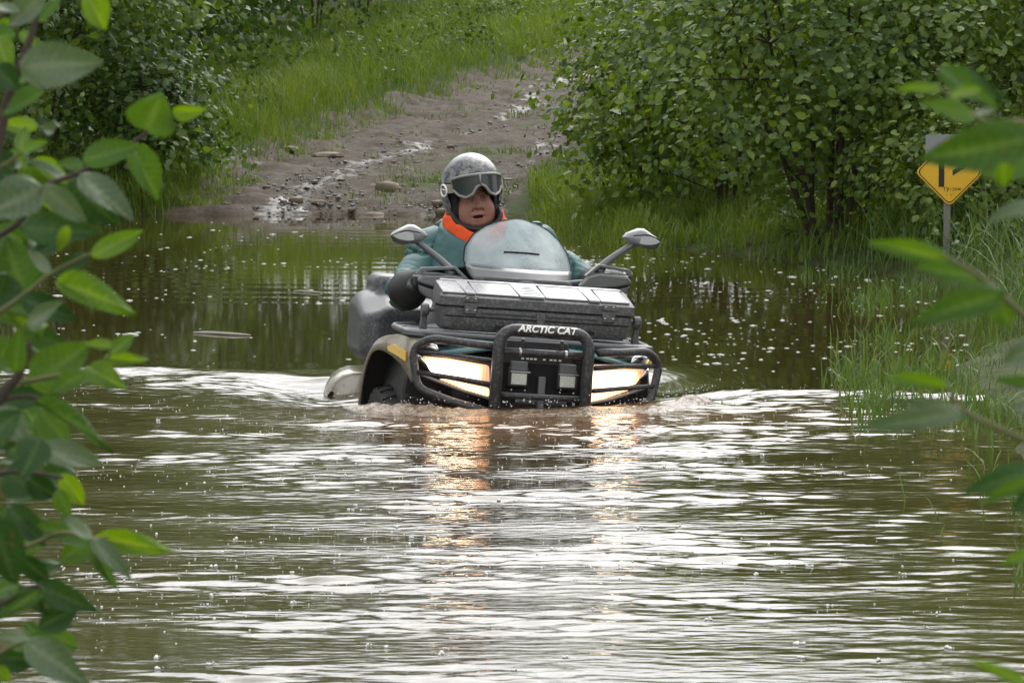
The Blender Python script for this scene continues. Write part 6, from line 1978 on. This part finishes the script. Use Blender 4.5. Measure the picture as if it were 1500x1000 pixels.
def collar(X, Y, Z):
    a = np.arctan2(X, -(Y - 0.07))
    rr_ = np.sqrt((X / 1.16) ** 2 + (Y - 0.07) ** 2)
    ztop = -0.102 - 0.095 * np.exp(-(a / 0.85) ** 2) + 0.03 * np.clip(-np.cos(a), 0, 1) + 0.006 * np.sin(a * 4 + 2)
    rad = 0.112 + 0.05 * np.clip((-0.10 - Z) / 0.12, 0, 1.4) + 0.005 * fbm(np.cos(a) * 4, np.sin(a) * 4, Z * 30, oct=2, seed=231)
    d = np.abs(rr_ - rad) - 0.012
    return smax(smax(d, Z - ztop, 0.012), -0.27 - Z, 0.01)


P, Q = nets(collar, (-0.25, -0.16, -0.29), (0.25, 0.32, 0.0), 0.006)
pmesh('jacket_collar', hd(P), Q, 'jacket_teal')
P, Q = nets(neckhood, (-0.17, -0.10, -0.24), (0.17, 0.24, 0.02), 0.005)
pmesh('hood', hd(P), Q, 'hood_orange')


# --- helmet
HCc, HRr = (0, 0.068, 0.045), (0.119, 0.138, 0.132)


def shell(X, Y, Z):
    e = s_ell(X, Y, Z, HCc, HRr)
    low_ = s_cap(np.abs(X), Y, Z, (0.0, 0.085, 0.03), (0.0, 0.085, -0.035), 0.117, 0.108)
    e = smin(e, np.where(Y > -0.02, low_, low_ + (-(Y + 0.02)) * 1.4), 0.03)
    inn = s_ell(X, Y, Z, HCc, tuple(r - 0.013 for r in HRr))
    inn = smin(inn, s_cap(np.abs(X), Y, Z, (0.0, 0.085, 0.03), (0.0, 0.085, -0.10), 0.104, 0.096), 0.03)
    d = smax(e, -inn, 0.004)
    # face opening and lower rim
    op = np.maximum(np.maximum(Y - 0.035 + 0.35 * np.clip(Z + 0.02, -1, 0), Z - 0.060 - 0.010 * np.cos(X * 14)), np.abs(X) - 0.2)
    d = smax(d, -op, 0.006)
    rim = -0.052 - 0.022 * np.clip(1 - np.abs(Y - 0.06) / 0.06, 0, 1) - Z
    return smax(d, rim, 0.006)


P, Q = nets(shell, (-0.135, -0.085, -0.10), (0.135, 0.23, 0.19), 0.0042)
hm = pmesh('helmet', hd(P), Q, 'helmet_print')


def liner(X, Y, Z):
    e = s_cap(X, Y, Z, (0.0, 0.078, 0.04), (0.0, 0.078, -0.055), 0.1065, 0.100)
    e = smax(e, -s_cap(X, Y, Z, (0, 0.05, 0.03), (0, 0.05, -0.14), 0.080, 0.076), 0.006)
    e = smax(e, -np.maximum(Y - 0.012, -0.2 - Z), 0.008)
    return smax(smax(e, Z - 0.05, 0.01), -0.092 - 0.012 * np.clip(1 - np.abs(Y - 0.05) / 0.05, 0, 1) - Z, 0.008)


P, Q = nets(liner, (-0.13, -0.06, -0.125), (0.13, 0.21, 0.07), 0.0050)
pmesh('ear_liner', hd(P), Q, 'liner_black', hm)
sp = smooth_path([(-0.094, 0.028, -0.055), (-0.092, 0.004, -0.080), (-0.066, -0.012, -0.108), (0, -0.022, -0.124), (0.066, -0.012, -0.108), (0.092, 0.004, -0.080), (0.094, 0.028, -0.055)], 6)
mbs = MB().tube(sp, 0.0110, 8, flat=0.75)
P = hd(np.array(mbs.v))
link('chin_strap', np_mesh('chin_strap', P - PB, mbs.f, None, 180), 'strap_black', hm)


def gog(th, z, dr=0.0):
    """a point wrapped round the helmet's brow"""
    return np.array((math.sin(th) * (0.118 + dr), 0.062 - math.cos(th) * (0.152 + dr), z))


def gbot(th):
    a = abs(th)
    return np.interp(a, [0, R(9), R(17), R(30), R(44), R(58)], [0.052, 0.042, 0.016, 0.004, 0.014, 0.040])


def gtop(th):
    return 0.092 - 0.014 * (abs(th) / R(58)) ** 2.5


ths = np.linspace(-R(58), R(58), 41)
mbg = MB().loft([[tuple(gog(t, gbot(t) + (gtop(t) - gbot(t)) * k_)) for t in ths] for k_ in np.linspace(0, 1, 6)], closed=False)
lens_o = link('goggles', np_mesh('goggles', hd(np.array(mbg.v)) - PB, mbg.f, None, 180), 'goggle_lens', hm)
ring_ = [tuple(gog(t, gtop(t))) for t in ths] + [tuple(gog(t, gbot(t))) for t in ths[::-1]]
mbg = MB().tube(ring_, 0.0056, 8, closed=True)
link('goggle_frame', np_mesh('goggle_frame', hd(np.array(mbg.v)) - PB, mbg.f, None, 180), 'goggle_frame', hm)
mbg = MB().loft([[tuple(gog(t, z_, d_)) for z_, d_ in ((gbot(t) - 0.004, -0.03), (gbot(t) - 0.002, 0.0), (gtop(t) + 0.003, 0.0), (gtop(t) + 0.003, -0.03))] for t in ths])
mbg = MB()
for t in (0.0,):
    mbg.tube([tuple(gog(-0.02, gbot(0), 0.003)), tuple(gog(-0.03, 0.07, 0.004)), tuple(gog(-0.02, gtop(0), 0.003))], 0.0085, 8, flat=0.5)
link('lens_reflection', np_mesh('lens_reflection', hd(np.array(mbg.v)) - PB, mbg.f, None, 180), 'goggle_frame', hm)  # pale strip shaped as a reflection band down the goggle lens
# face seal hides the gap behind the frame
mbg = MB().loft([[tuple(gog(t, gbot(t) + (gtop(t) - gbot(t)) * k_, d_)) for t in ths] for k_, d_ in ((0.0, -0.002), (0.02, -0.045))], closed=False)
link('face_seal', np_mesh('face_seal', hd(np.array(mbg.v)) - PB, mbg.f, None, 180), 'liner_black', hm)
sb = []
for t in np.linspace(R(56), R(304), 50):
    ce, se = math.cos(t), math.sin(t)
    row = []
    for z_, ex in ((0.024, 0.0), (0.026, 0.004), (0.058, 0.004), (0.060, 0.0)):
        k_ = 1.0
        q = (z_ - HCc[2]) / HRr[2]
        rx_, ry_ = HRr[0] * math.sqrt(max(0.1, 1 - q * q)) + ex + 0.002, HRr[1] * math.sqrt(max(0.1, 1 - q * q)) + ex + 0.002
        f_ = np.clip((abs(t - math.pi) - R(95)) / R(29), 0, 1)
        g_ = gog(t if t < math.pi else t - 2 * math.pi, z_, 0.001 + ex)
        e_ = np.array((se * rx_, HCc[1] - ce * ry_, z_))
        row.append(tuple(e_ * (1 - f_) + g_ * f_))
    sb.append(row)
mbg = MB().loft(sb)
link('goggle_strap', np_mesh('goggle_strap', hd(np.array(mbg.v)) - PB, mbg.f, None, 60), 'goggle_strap', hm)
# pale oval badge on the strap
t0 = -R(76)
ov = []
for a in np.linspace(0, 2 * math.pi, 20, endpoint=False):
    t = t0 + 0.17 * math.cos(a)
    q = np.array((math.sin(t) * 0.128, 0.066 - math.cos(t) * 0.150, 0.037 + 0.023 * math.sin(a)))
    ov.append(tuple(q))
mbg = MB().tube(ov, 0.0042, 6, closed=True).tube([ov[9], ov[0]], 0.003, 6)
link('strap_badge', np_mesh('strap_badge', hd(np.array(mbg.v)) - PB, mbg.f, None, 180), 'decal_white', hm)
